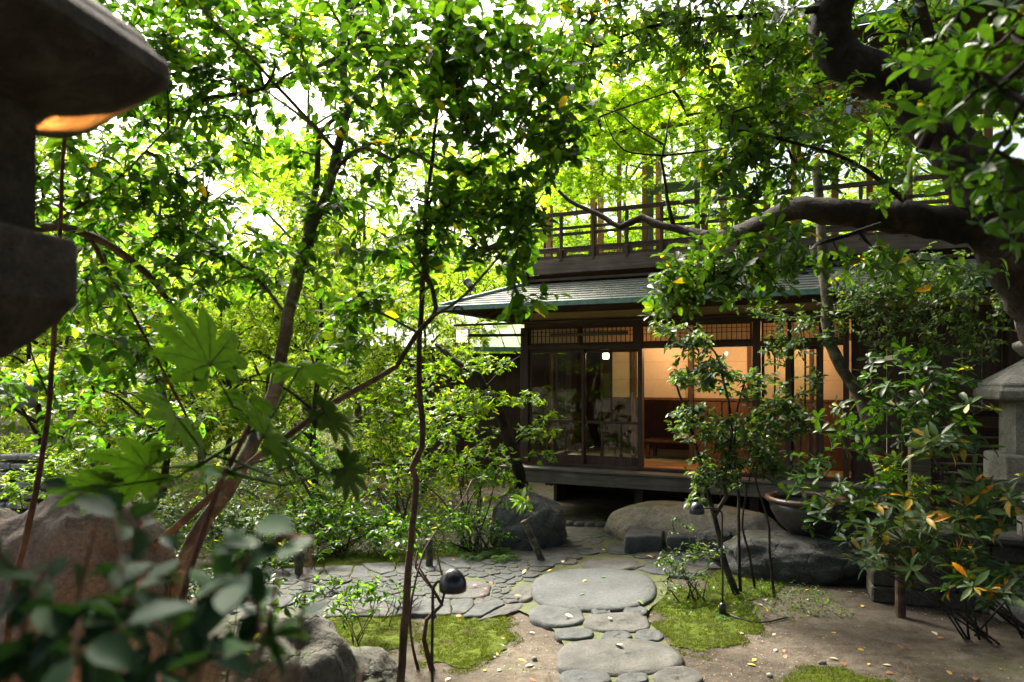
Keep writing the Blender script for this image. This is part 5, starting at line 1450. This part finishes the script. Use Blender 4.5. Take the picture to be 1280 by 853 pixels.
# ------------------------------------------------------------------ ferns
def fern(label, c, n, ln, seed):
    R = random.Random(seed)
    t = thing('fern', label, 'fern', c, 0, 'ferns by the dark boulder')
    pos, dr, up, le = [], [], [], []
    mb = MB()
    for k in range(n):
        az = 2 * math.pi * k / n + R.uniform(-.3, .3)
        L_ = ln * R.uniform(0.7, 1.1)
        pts = []
        for i in range(14):
            s = i / 13
            pts.append(Vector((math.cos(az) * L_ * s * 0.9, math.sin(az) * L_ * s * 0.9, L_ * (0.9 * s - 0.85 * s * s))))
        mb.tube(pts, 0.0025, 4, False)
        for i in range(2, 14):
            tg = (pts[i] - pts[i - 1]).normalized()
            sd_ = tg.cross(Vector((0, 0, 1))).normalized()
            for sg in (-1, 1):
                pos.append(list(pts[i])); dr.append(list(sd_ * sg + tg * 0.35)); up.append([0, 0, 1]); le.append(L_ * 0.26 * math.sin(math.pi * (0.12 + 0.85 * i / 14)) + 0.01)
    mb.build('stalks', M['leaf_fern'], t)
    leaf_mesh('fronds', 'simple', np.array(pos), np.array(dr), np.array(up, float), np.array(le), M['leaf_fern'], t, (0, 0, 0), 0.6)
for i, (px, py, n, ln, lab) in enumerate([(625, 700, 9, 0.34, 'fern left of the dark upright boulder'), (598, 700, 8, 0.30, 'fern among the twigs at the back of the moss'), (668, 690, 8, 0.26, 'fern between the dark boulder and the leaning stake'), (700, 680, 7, 0.2, 'small fern at the right foot of the dark boulder'), (905, 775, 6, 0.10, 'tiny fern at the foot of the farther path lamp')]):
    fern(lab, G(px, py), n, ln, 50 + i)

# ------------------------------------------------------------------ path lamps
def path_lamp(label, foot, head_px, rhead, bend):
    h = P(*head_px)
    t = thing('path_lamp', label, 'garden lamp', foot, 0)
    hl = h - foot
    n = 14
    arc = [Vector((bend * 0.14 * (1 - math.cos(a)) , 0, 0.10 * math.sin(a))) for a in np.linspace(0, math.pi / 2, n)]
    top = hl.z - 0.055
    side = hl.x
    pts = [Vector((0, 0, 0)), Vector((0.003, 0, top * 0.35)), Vector((-0.004, 0, top * 0.7)), Vector((0, 0, top - 0.02))]
    for a in np.linspace(0, math.pi / 2, 8): pts.append(Vector((side * 0.45 * (1 - math.cos(a)), 0, top + 0.06 * math.sin(a))))
    pts.append(Vector((side, 0, top + 0.06)))
    mb = MB(); mb.tube(pts, 0.008, 8); mb.build('stem', M['lampblack'], t, True)
    prof = [(0.004, rhead * 0.9)] + [(rhead * math.sin(a), rhead * (0.9 - 1.25 * (1 - math.cos(a)))) for a in np.linspace(0.2, math.pi * 0.58, 9)]
    prof += [(rhead * 0.86, prof[-1][1] - 0.001), (rhead * 0.8, prof[-1][1] + rhead * 0.3), (0.004, prof[-1][1] + rhead * 0.35)]
    mb = MB(); mb.lathe(prof, 24, (side, 0, hl.z)); mb.build('dome', M['lampblack'], t, True)
    mb = MB(); mb.lathe([(0.03, 0), (0.03, 0.10), (0.012, 0.115)], 14); mb.build('ground_spike', M['lampblack'], t, True)
    return t
f1 = P(541, 905, 3.5); f1.z = 0
path_lamp('black dome lamp on a bent stem standing near the thin sapling', f1, (566, 727, 3.5), 0.068, 1)
f2 = G(903, 770)
path_lamp('black dome lamp on a bent stem beside the low shrub, farther along', f2, (871, 636, 6.3), 0.066, -1)
mb = MB(); mb.tube(catmull([f2 + Vector((0.02, -0.02, 0.03)), G(930, 775, 0.02), G(955, 778, 0.015), G(985, 772, 0.012)], 0.05), 0.007, 6)
tag(mb.build('lamp_cable', M['lampblack'], None, True), 'black cable trailing over the soil from the farther path lamp', 'cable')
# stakes
def stake(label, a, b, r, m='bark_grey'):
    a, b = Vector(a), Vector(b)
    mb = MB(); pp = [a.lerp(b, s) for s in np.linspace(0, 1, 7)]
    mb.tube([p - a for p in pp], r, 12, True, 0.12)
    o = mb.build('wooden_stake', M[m], None, False)
    o.location = a
    return tag(o, label, 'stake')
stake('leaning cut log stake with a sprouting plant before the dark boulder', G(679, 704), P(655, 651, 8.0), 0.04)
stake('upright round wooden stake at the foot of the crooked grey tree', G(1126, 771), P(1125, 696, 6.28), 0.042, 'bark_brown')
stake('short dark stake stump behind the side path', G(537, 712), P(536, 674, 7.8), 0.04, 'bark_grey')
stake('short stake stump at the back of the moss, left of the stems', G(374, 722), P(373, 688, 7.5), 0.045, 'bark_grey')
shrub('sprouting_plant', 'young yellowish sprout with drooping leaves on top of the leaning stake', P(655, 652, 8.0), [(655, 628, 8.0, 16, 10, 0.12, 7)], dict(kind='lance', len=0.16, per=5, spray=0.06, rosette=True), 'leaf_bright', seed=33, nst=3, cat='plant', rs=0.006)

# ------------------------------------------------------------------ ceramic bowl, store and stone base at the right
bw = P(1010, 650, 7.75)
bowl = thing('ceramic_bowl', 'big dark ceramic bowl with a rolled rim on the rugged rock', 'bowl', (bw.x - 0.02, bw.y, 0.40))
mb = MB(); mb.lathe([(0.14, 0.0), (0.18, 0.02), (0.29, 0.12), (0.365, 0.26), (0.385, 0.36), (0.355, 0.36), (0.33, 0.25), (0.02, 0.2)], 40)
gm, N_, L_, b_ = mat('dark glazed ceramic')
tcn = N_.new('ShaderNodeTexCoord').outputs['Object']
nn = noise_node(N_, L_, 6, 5, 0.6, tcn)
rr_ = ramp(N_, [(0.3, (0.02, 0.018, 0.016)), (0.7, (0.06, 0.055, 0.05))]); L_.new(nn.outputs[0], rr_.inputs[0]); L_.new(rr_.outputs[0], b_.inputs['Base Color']); b_.inputs['Roughness'].default_value = 0.28
mb.build('bowl_body', gm, bowl, True)
mb = MB(); mb.lathe([(0.345, 0.345), (0.40, 0.345), (0.425, 0.37), (0.42, 0.395), (0.385, 0.405), (0.35, 0.395), (0.34, 0.37), (0.345, 0.345)], 40, cap=False); mb.build('rim', plain('brown glazed rim', (0.06, 0.035, 0.026), 0.3), bowl, True)
mb = MB(); mb.lathe([(0.335, 0.30), (0.005, 0.301)], 32, cap=False); mb.build('water', plain('dark still water', (0.01, 0.014, 0.012), 0.04), bowl)

st = thing('slatted_store', 'dark roofed store with horizontal bamboo slats behind the right shrubs', 'shed', HL(5.1, -1.9, 0), HR + 0.12)
mb = MB()
for k in range(11): mb.tube([(0.10, 0.02, 0.62 + k * 0.088), (1.75, 0.03, 0.63 + k * 0.088)], 0.012, 8)
mb.build('bamboo_slats', M['grey_wood'], st, True)
for x in (0.0, 1.80):
    mb = MB(); mb.box((x - 0.09, x + 0.09), (-0.06, 0.08), (0.0, 1.75)); mb.build('post', M['grey_wood'] if x == 0 else M['wood_z'], st, bevel=0.006)
mb = MB(); mb.box((-0.1, 1.9), (0.30, 0.34), (0.0, 1.75)); mb.build('rear_wall', M['wood_z'], st)
mb = MB(); rot = Matrix.Rotation(math.radians(24), 3, 'Y')
mb.box((-0.30, 0.95), (-0.28, 0.45), (2.00, 2.06), rot); mb.box((0.92, 2.3), (-0.28, 0.45), (1.62, 1.68)); mb.build('roof', M['grey_wood'], st, bevel=0.004)
mb = MB(); mb.box((0.05, 1.8), (-0.01, 0.06), (1.60, 1.70)); mb.build('head_beam', M['wood_x'], st)
wb = thing('stone_wall', 'mossy rough stone base with a flat slab on top, below the slatted store', 'wall', HL(5.0, -2.55, 0), HR + 0.08)
mb = MB(); R = random.Random(3)
for r in range(4):
    x = -0.35
    while x < 1.7:
        wd = R.uniform(0.22, 0.42)
        mb.box((x, x + wd - 0.012), (-0.02 - R.uniform(0, .03), 0.45), (r * 0.155, r * 0.155 + 0.15)); x += wd
o = mb.build('rough_blocks', M['green_rock'], wb, bevel=0.018)
mb = MB(); mb.box((-0.05, 1.2), (-0.10, 0.5), (0.625, 0.70)); mb.build('top_slab', M['slab2'], wb, bevel=0.02)
part_b = MB(); part_b.box((-0.02, 0.10), (-0.5, -0.30), (0.0, 1.05))

# stacked stone steps far at the left
sw = thing('stone_steps', 'stack of pale flat stone slabs at the far left among bright leaves', 'stone steps', P(18, 640, 9.6) * 1.0)
sw.location.z = 0
sw.scale = (0.62, 0.8, 0.8)
mb = MB(); R = random.Random(8)
for k in range(8):
    z = 0.05 + k * 0.16
    x = -0.9 + R.uniform(-.1, .1)
    while x < 0.8 - k * 0.08:
        wd = R.uniform(0.35, 0.7)
        mb.box((x, x + wd - 0.02), (k * 0.07 + R.uniform(-.04, .04), 0.9), (z, z + 0.10 + R.uniform(-.02, .02))); x += wd
mb.build('slabs', stone_mat('pale step stone', (0.12, 0.12, 0.105), (0.22, 0.22, 0.2), (0.34, 0.34, 0.31), 0.2, scale=3), sw, bevel=0.02)
mb = MB(); mb.lathe([(0.10, 0), (0.13, 0.1), (0.06, 0.16), (0.14, 0.22), (0.10, 0.3), (0.02, 0.33)], 14)
o = mb.build('stone_finial', M['granite'], None, True); o.location = P(33, 500, 9.0)
o.location.z -= 0.1
tag(o, 'pale stone finial of a garden lantern above the stacked slabs', 'stone finial')

# ------------------------------------------------------------------ garden spotlight between the shrub and the big boulder (lights the boulder and the stems)
gl = thing('garden_spotlight', 'small black garden spotlight hidden at the foot of the reddish boulder', 'spotlight', (-1.75, 3.05, 0))
R_ = Matrix.Rotation(math.radians(-55), 3, 'X')
mb = MB(); mb.lathe([(0.03, -0.08), (0.045, -0.07), (0.05, 0.05), (0.05, 0.07), (0.042, 0.07), (0.04, 0.03), (0.001, 0.02)], 18)
mb.v = [tuple(R_ @ Vector(v) + Vector((0, 0, 0.16))) for v in mb.v]
mb.build('lamp_body', M['lampblack'], gl, True)
mb = MB(); mb.tube([(0, 0, 0), (0, 0, 0.13)], 0.01, 8); mb.build('ground_spike', M['lampblack'], gl)
l = bpy.data.lights.new('garden spot', 'SPOT'); l.energy = 6; l.color = (1.0, 0.52, 0.2); l.spot_size = math.radians(120); l.spot_blend = 0.8; l.shadow_soft_size = 0.03
lo = bpy.data.objects.new('garden spot', l); C.objects.link(lo); lo.location = (-1.75, 3.12, 0.24)
lo.rotation_euler = (Vector((-1.75, 3.12, 0.24)) - Vector((-2.05, 4.3, 0.75))).to_track_quat('Z', 'Y').to_euler()

# ------------------------------------------------------------------ moss
def moss(label, pts_px, nblades, seed, name='moss_patch'):
    poly = [G(x, y) for x, y in pts_px]
    if (poly[1] - poly[0]).cross(poly[2] - poly[1]).z < 0: poly.reverse()
    dens = []
    for a, b in zip(poly, poly[1:] + poly[:1]):
        n = max(2, int((b - a).length / 0.06))
        for k in range(n):
            v = a.lerp(b, k / n)
            v += Vector((noise.noise(v * 6 + Vector((seed, 0, 0))), noise.noise(v * 6 + Vector((0, seed, 0))), 0)) * 0.10
            dens.append(v)
    c = sum(dens, Vector()) / len(dens)
    PA = np.array([[p.x, p.y] for p in dens]); PB = np.roll(PA, -1, 0)
    gx0, gx1, gy0, gy1 = PA[:, 0].min(), PA[:, 0].max(), PA[:, 1].min(), PA[:, 1].max()
    cell = max(0.016, math.sqrt((gx1 - gx0) * (gy1 - gy0) / 12000))
    X, Y_ = np.meshgrid(np.arange(gx0, gx1, cell), np.arange(gy0, gy1, cell))
    Q = np.stack([X.ravel(), Y_.ravel()], 1)
    best = np.full(len(Q), 1e9)
    ins = np.zeros(len(Q), bool)
    for a_, b_2 in zip(PA, PB):
        e = b_2 - a_
        t_ = np.clip(((Q - a_) @ e) / max(e @ e, 1e-12), 0, 1)
        best = np.minimum(best, np.sum((Q - a_ - t_[:, None] * e) ** 2, 1))
        cr = (a_[1] > Q[:, 1]) != (b_2[1] > Q[:, 1])
        if abs(e[1]) > 1e-12: ins ^= cr & (Q[:, 0] < e[0] * (Q[:, 1] - a_[1]) / e[1] + a_[0])
    dist = np.where(ins, np.sqrt(best), -np.sqrt(best))
    H = np.empty(len(Q))
    for i, (x, y) in enumerate(Q):
        dd = dist[i] + 0.07 * noise.noise(Vector((x * 7, y * 7, seed))) + 0.035 * noise.noise(Vector((x * 22, y * 22, seed)))
        lump = 0.5 + 0.8 * abs(noise.noise(Vector((x * 9, y * 9, seed + 3)))) + 0.5 * noise.noise(Vector((x * 26, y * 26, seed + 5)))
        H[i] = -1 if dd < 0 else gh(x, y) + 0.003 + 0.024 * min(1, dd / 0.12) ** 0.7 * max(0.05, lump)
    ok = H > -0.5
    idx = np.cumsum(ok) - 1
    nr, ncx = X.shape
    ids = np.arange(nr * ncx).reshape(nr, ncx)
    qd = np.stack([ids[:-1, :-1], ids[:-1, 1:], ids[1:, 1:], ids[1:, :-1]], -1).reshape(-1, 4)
    qd = idx[qd[ok[qd].all(1)]]
    me = bpy.data.meshes.new(name); me.from_pydata([(x, y, h) for (x, y), h, k_ in zip(Q, H, ok) if k_], [], qd.tolist())
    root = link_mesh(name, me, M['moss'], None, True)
    tag(root, label, 'moss', None, 'stuff')
    x0, x1 = min(p.x for p in dens) - 0.15, max(p.x for p in dens) + 0.15; y0, y1 = min(p.y for p in dens) - 0.15, max(p.y for p in dens) + 0.15
    R = random.Random(seed); pos = []
    tries = 0
    while len(pos) < nblades and tries < nblades * 8:
        tries += 1
        x, y = R.uniform(x0, x1), R.uniform(y0, y1)
        sx, sy = c.x + (x - c.x) * 0.86, c.y + (y - c.y) * 0.86
        if inside(dens, sx, sy) and noise.noise(Vector((x * 5, y * 5, seed))) + 0.4 * noise.noise(Vector((x * 17, y * 17, seed))) > (-0.3 if inside(dens, x * 1.0, y) else 0.1) + R.uniform(-.2, .2): pos.append((x, y, gh(x, y) + (0.014 if inside(dens, x, y) else 0.0)))
    pos = np.array(pos)
    dr = np.array([0, 0, 0.6])[None] + RNG.normal(size=pos.shape) * 0.45
    dr[:, 2] = np.abs(dr[:, 2]) + 0.15
    leaf_mesh('moss_blades', 'needle', pos, dr, RNG.normal(size=pos.shape), RNG.uniform(0.008, 0.022, len(pos)), M['moss_blade'], root, (0, 0, 0), 1.6)
moss('bright green moss patch left of the big front stepping stone', [(545, 770), (590, 757), (625, 768), (642, 792), (630, 820), (590, 833), (540, 828), (525, 800)], 22000, 1)
moss('bright green moss carpet right of the stepping stones, around the farther lamp', [(800, 752), (845, 738), (900, 744), (940, 760), (958, 785), (930, 806), (880, 818), (838, 806), (815, 786), (830, 775)], 26000, 2)
moss('long green moss strip behind the cobbled side path', [(300, 730), (390, 700), (470, 690), (560, 688), (640, 684), (700, 680), (708, 692), (650, 704), (560, 711), (450, 721), (380, 732)], 26000, 3)
moss('corner of a moss patch at the bottom edge, right of the path', [(985, 842), (1030, 833), (1080, 842), (1130, 858), (1160, 880), (1000, 890), (970, 860)], 12000, 4)
moss('moss patch at the foot of the mossy boulder, left of the sapling', [(400, 776), (450, 768), (500, 770), (520, 790), (505, 812), (450, 815), (410, 800)], 14000, 5)
moss('moss filling the joints around the far end of the path', [(690, 690), (735, 660), (775, 640), (790, 650), (780, 668), (745, 690), (712, 702)], 2500, 6)
moss('moss under the camellia stems right of the flagstones', [(870, 720), (930, 700), (985, 715), (980, 745), (930, 752), (885, 742)], 5000, 7)

# ------------------------------------------------------------------ fallen leaves and petals, one by one
def fallen(label, name, group, spots, m, kind='ellip', ln=0.075):
    T, F = tmpl(kind)
    first = None
    for i, (px, py) in enumerate(spots):
        z = 0.07
        p = G(px, py, z)
        if first is None:
            me = bpy.data.meshes.new(name)
            me.from_pydata([(x * ln, y * ln * 1.15, zz * ln * 0.7) for x, y, zz in T], [], F)
            first = o = link_mesh(name, me, M[m], None, True)
        else:
            o = first.copy(); C.objects.link(o)
        o.location = p
        s = rnd.uniform(0.75, 1.2)
        o.scale = (s, s, s)
        o.rotation_euler = (rnd.uniform(-.25, .25), rnd.uniform(-.15, .2), rnd.uniform(0, 6.28))
        tag(o, label, name.split('_')[-1], group)
def drop(objs_z=0.015): pass
fallen('yellow fallen leaf on the grey paving', 'fallen_leaf', 'yellow leaves on the paving', [(733, 725), (657, 712), (643, 745), (755, 688), (690, 712), (808, 694)], 'fallen_yellow')
fallen('pale fallen leaf lying on the stepping stones', 'fallen_leaf', 'pale leaves on the stones', [(760, 773), (778, 806), (706, 768), (704, 701)], 'fallen_pale')
fallen('green fallen leaf on the round millstone slab', 'fallen_leaf', 'green leaves on the round slab', [(754, 722), (731, 742), (796, 750)], 'fallen_green')
fallen('red camellia petal on the side path', 'fallen_petal', 'red petals on the side path', [(596, 731), (605, 735), (603, 744), (577, 770), (611, 728), (566, 700)], 'petal', 'round', 0.045)
SOIL = [(rnd.uniform(560, 680), rnd.uniform(775, 850)) for _ in range(12)] + [(rnd.uniform(900, 1250), rnd.uniform(725, 850)) for _ in range(40)]
for px, py in SOIL:
    pass
def ground_leaves(label, group, spots, m, ln):
    before = set(bpy.data.objects)
    fallen(label, 'fallen_leaf', group, spots, m, 'ellip', ln)
    for o in set(bpy.data.objects) - before:
        k = (EYE - 0.012) / (EYE - 0.07)
        q = Vector((o.location.x * k, o.location.y * k, 0))
        o.location = (q.x, q.y, gh(q.x, q.y) + 0.010)
ground_leaves('dry brown leaf on the bare soil', 'brown leaves on the soil', SOIL[::3], 'fallen_brown', 0.06)
ground_leaves('yellow leaf on the bare soil', 'yellow leaves on the soil', SOIL[1::3], 'fallen_yellow', 0.055)
ground_leaves('pale leaf on the bare soil', 'pale leaves on the soil', SOIL[2::3] + [(657, 832), (880, 850)], 'fallen_pale', 0.06)
ground_leaves('pale dry leaf caught on the green moss', 'leaves on the moss', [(570, 778), (556, 795), (600, 812), (868, 780), (905, 790), (850, 800), (590, 770), (480, 790), (520, 712), (600, 706)], 'fallen_pale', 0.06)
# pebbles
for i, (px, py) in enumerate([(962, 846), (1028, 830), (668, 825)]):
    g = G(px, py)
    rock('pebble', 'small grey pebble lying on the sandy soil', 'pebble', (g.x, g.y, 0.008), (0.03 * rnd.uniform(.5, 1.1), 0.026 * rnd.uniform(.5, 1), 0.018), M['granite'], 90 + i, rnd.uniform(0, 3), 0.12, 0, 3, 'pebbles on the soil')

# ------------------------------------------------------------------ background trees
def back_proto(name, label, h, spread, nt, seed, leaf, m, z0=0.3, bark='bark_grey', lean=0.0, hi=1.05, grp='trees at the far end of the garden'):
    R = random.Random(seed)
    stems = []
    top = Vector((lean, 0, h))
    stems.append(([Vector((0, 0, -0.2)), Vector((lean * 0.2 + 0.1, 0.1, h * 0.35)), Vector((lean * 0.6 - 0.1, 0, h * 0.7)), top], 0.03 * h * 0.4 + 0.03, 0.02))
    for k in range(7):
        s = R.uniform(0.25, 0.85)
        a = R.uniform(0, 6.28)
        p = Vector((lean * s, 0, h * s))
        q = p + Vector((math.cos(a) * spread * 0.7, math.sin(a) * spread * 0.7, h * R.uniform(0.05, 0.25)))
        stems.append(([p, p.lerp(q, 0.5) + Vector((0, 0, 0.15)), q], 0.03, 0.008))
    cl = []
    for k in range(11):
        s = R.uniform(z0, hi)
        a = R.uniform(0, 6.28); rr = spread * R.uniform(0.2, 0.85) * (1.15 - 0.4 * s)
        cl.append(((math.cos(a) * rr + lean * s, math.sin(a) * rr, h * s), (spread * 0.42, spread * 0.42, h * 0.085), nt))
    return grow_tree(name, label, 'tree', (0, 0, 0), stems, cl, leaf, M[bark], M[m], grp, twig_r=0.004, step=0.3, trunk_sides=8)
BL = dict(kind='simple', len=0.13, per=9, spray=0.32, droop=0.2)
pa = back_proto('broadleaf_tree', '', 8.0, 2.8, 140, 1, BL, 'leaf_back')
pb = back_proto('maple_tree', '', 6.5, 2.9, 120, 2, dict(kind='maple', len=0.13, per=8, spray=0.35, droop=0.15, tilt=0.35), 'leaf_maple', 0.35)
pc = back_proto('understorey_tree', '', 3.4, 1.7, 130, 3, dict(kind='simple', len=0.10, per=9, spray=0.25), 'leaf_back', 0.15, 'bark_black')
spots = [
    (pa, -9.5, 15.5, 1.0, 'tall pale green tree at the far left edge of the garden'),
    (pb, -6.0, 14.0, 0.9, 'yellow green maple behind the left camellias'),
    (pa, -4.0, 19.0, 1.0, 'tall tree behind the pale roofed pavilion, on its left'),
    (pb, -8.5, 20.0, 1.1, 'large yellow green maple far at the left'),
    (pa, -13.5, 22.0, 1.15, 'tall tree in the far left distance'),
    (pb, -1.8, 22.0, 1.15, 'bright maple behind the pavilion roof'),
    (pa, 2.0, 23.0, 1.2, 'tall tree behind the balcony corner'),
    (pb, 3.0, 18.5, 1.15, 'bright maple seen through the upper windows'),
    (pb, 7.0, 17.5, 1.2, 'bright maple behind the right half of the upper room'),
    (pa, 11.5, 19.0, 1.3, 'tall tree behind the upper roof at the right'),
    (pb, 0.8, 17.0, 1.2, 'bright maple behind the left end of the upper room'),
    (pb, 5.2, 16.0, 1.2, 'bright maple behind the middle of the upper room'),
    (pb, -5.5, 19.5, 1.6, 'big bright maple filling the gap between the two camellias'),
    (pb, 4.6, 21.0, 1.6, 'big bright maple behind the upper room, above its roof line'),
    (pa, -7.5, 27.5, 1.35, 'tallest tree behind the left camellias'),
    (pa, -3.0, 26.0, 1.35, 'tall far tree left of the pale roofed pavilion'),
    (pa, -14.5, 27.0, 1.4, 'tall tree behind the stacked slabs'),
    (pc, -3.2, 11.8, 1.0, 'small bright tree left of the pale roofed pavilion'),
    (pc, -5.4, 11.0, 1.0, 'small bright tree behind the left shrubs'),
    (pc, -7.6, 11.5, 1.05, 'small bright tree behind the reddish boulder'),
    (pc, -10.2, 12.5, 1.1, 'small bright tree above the stacked stone slabs'),
    (pc, -1.6, 13.0, 0.9, 'small bright tree in front of the pavilion'),
    (pc, -6.6, 16.5, 1.2, 'small tree in the second row at the left'),
]
used = set()
for i, (pr, x, y, s, lab) in enumerate(spots):
    o = pr if pr not in used else copy_tree(pr)
    used.add(pr)
    o.location = (x, y, 0)
    o.scale = (s, s, s * (0.9 + 0.25 * ((i * 37) % 10) / 10))
    o.rotation_euler = (0, 0, i * 1.7)
    o['label'] = lab
# trees added round and behind the viewer, out of view, to shade the path
pd = back_proto('added_shade_tree', '', 8.5, 4.2, 230, 4, dict(kind='ellip', len=0.28, per=9, spray=0.5, droop=0.3), 'leaf_dark', 0.5, 'bark_dark', hi=0.95, grp='added shade trees round the path')
for i, (x, y, sc_, lab) in enumerate([(-3.5, -3.5, 1.0, 'added tall shade tree behind the stone lantern, crown over the path'), (2.5, -4.0, 1.0, 'added tall shade tree behind the viewer, crown over the path'), (7.0, 0.5, 1.0, 'added tall shade tree at the right, outside the near evergreen'),
                                     (-7.5, 2.0, 1.0, 'added tall shade tree at the left of the camellias'), (0.0, -9.5, 1.2, 'added tall shade tree far behind the viewer'), (9.0, 7.0, 1.05, 'added tall shade tree right of the old leaning tree'), (-9.0, -6.0, 1.2, 'added tall shade tree far behind at the left'), (9.0, -7.0, 1.2, 'added tall shade tree far behind at the right'), (2.4, -1.3, 1.05, 'added tall shade tree just behind the viewer at the right'), (-2.8, -1.5, 1.05, 'added tall shade tree just behind the viewer at the left')]):
    o = pd if i == 0 else copy_tree(pd)
    o.location = (x, y, 0); o.scale = (sc_,) * 3; o.rotation_euler = (0, 0, i * 2.1); o['label'] = lab
# ground cover: low leaves and litter under the far trees
def ground_cover(name, label, n, xr, yr, ln, m, hz, seed, thr=-0.05):
    R = np.random.default_rng(seed)
    x = R.uniform(*xr, n); y = R.uniform(*yr, n)
    keep = np.array([noise.noise(Vector((a * 0.7, b * 0.7, seed))) > thr for a, b in zip(x, y)])
    x, y = x[keep], y[keep]
    z = np.array([gh(a, b) for a, b in zip(x, y)]) + R.random(len(x)) ** 2 * hz
    pos = np.stack([x, y, z], 1)
    dr = R.normal(size=pos.shape); dr[:, 2] = np.abs(dr[:, 2]) * 0.5
    up = np.array([0, 0, 1.0])[None] + R.normal(size=pos.shape) * 0.4
    o = leaf_mesh(name, 'simple', pos, dr, up, R.uniform(0.6, 1.2, len(x)) * ln, M[m], None, (0, 0, 0))
    return tag(o, label, 'ground cover', None, 'stuff')
ground_cover('undergrowth', 'low green undergrowth covering the ground beyond the moss', 26000, (-13, -0.9), (9.2, 22), 0.10, 'leaf_back', 0.5, 3)
ground_cover('undergrowth', 'low dark leaves around the foot of the left shrubs', 14000, (-5.5, -0.3), (8.3, 10.6), 0.06, 'leaf_camellia', 0.28, 5, -0.2)
ground_cover('leaf_litter', 'fine brown twigs and leaf bits scattered over the bare soil', 5000, (-1.0, 5.0), (4.6, 8.6), 0.018, 'fallen_brown', 0.012, 8, -0.1)
ground_cover('ground_plants', 'tiny green plants round the feet of the stems right of the path', 1500, (1.3, 3.0), (6.2, 7.4), 0.035, 'leaf_camellia', 0.08, 9, 0.05)
ground_cover('leaf_litter', 'scattered yellow leaf litter under the far trees', 2500, (-13, -1), (9, 20), 0.09, 'fallen_yellow', 0.03, 6, -1)

def gravel():
    R = np.random.default_rng(4)
    n = 16000
    x = R.uniform(-1.6, 5.4, n); y = R.uniform(4.5, 9.4, n)
    keep = np.array([noise.noise(Vector((a * 1.1, b * 1.1, 2))) + 0.5 * noise.noise(Vector((a * 4, b * 4, 2))) > -0.12 for a, b in zip(x, y)])
    x, y = x[keep], y[keep]
    T = np.array([(1, 0, 0), (-0.6, 0.8, 0), (-0.5, -0.8, 0), (0.1, 0.1, 0.8)])
    F = np.array([(0, 1, 3), (1, 2, 3), (2, 0, 3)])
    r = 0.0035 + 0.006 * R.random(len(x)) ** 3
    a = R.uniform(0, 6.28, len(x))
    c, s_ = np.cos(a), np.sin(a)
    V = np.empty((len(x), 4, 3))
    V[:, :, 0] = x[:, None] + r[:, None] * (c[:, None] * T[:, 0] - s_[:, None] * T[:, 1])
    V[:, :, 1] = y[:, None] + r[:, None] * (s_[:, None] * T[:, 0] + c[:, None] * T[:, 1])
    z = np.array([gh(p, q) for p, q in zip(x, y)])
    V[:, :, 2] = z[:, None] + r[:, None] * T[:, 2]
    fs = (F[None] + (np.arange(len(x)) * 4)[:, None, None]).reshape(-1, 3)
    m = leaf_mat('coarse sand grains', [(0, (0.04, 0.035, 0.028)), (0.5, (0.12, 0.10, 0.075)), (0.85, (0.2, 0.175, 0.14)), (1, (0.3, 0.28, 0.24))], 0.0, 0.8)
    tag(np_mesh('gravel', V.reshape(-1, 3), [fs], m, None, False), 'coarse sand and grit strewn over the bare garden soil', 'gravel', None, 'stuff')
gravel()
# far woods closing the view, one mass
def far_woods():
    R = np.random.default_rng(9)
    n = 130000
    a = R.uniform(-1.1, 1.15, n)
    r = R.uniform(30, 44, n)
    x, y = np.sin(a) * r, np.cos(a) * r
    top = np.array([8.0 + 3.0 * noise.noise(Vector((q * 7, 0, 3))) + 1.5 * noise.noise(Vector((q * 19, 5, 3))) for q in a])
    z = R.random(n) ** 0.8 * top
    keep = np.array([noise.noise(Vector((p * 0.4, q * 0.4, s * 0.5))) > -0.12 for p, q, s in zip(x, y, z)])
    pos = np.stack([x, y, z], 1)[keep]
    o = leaf_mesh('far_woods', 'simple', pos, R.normal(size=pos.shape), np.array([0, 0, 1.0])[None] + R.normal(size=pos.shape) * 0.5, R.uniform(0.3, 0.6, len(pos)), M['leaf_back'], None, (0, 0, 0))
    tag(o, 'distant pale green woods closing the garden at the back', 'woods', None, 'stuff')
far_woods()
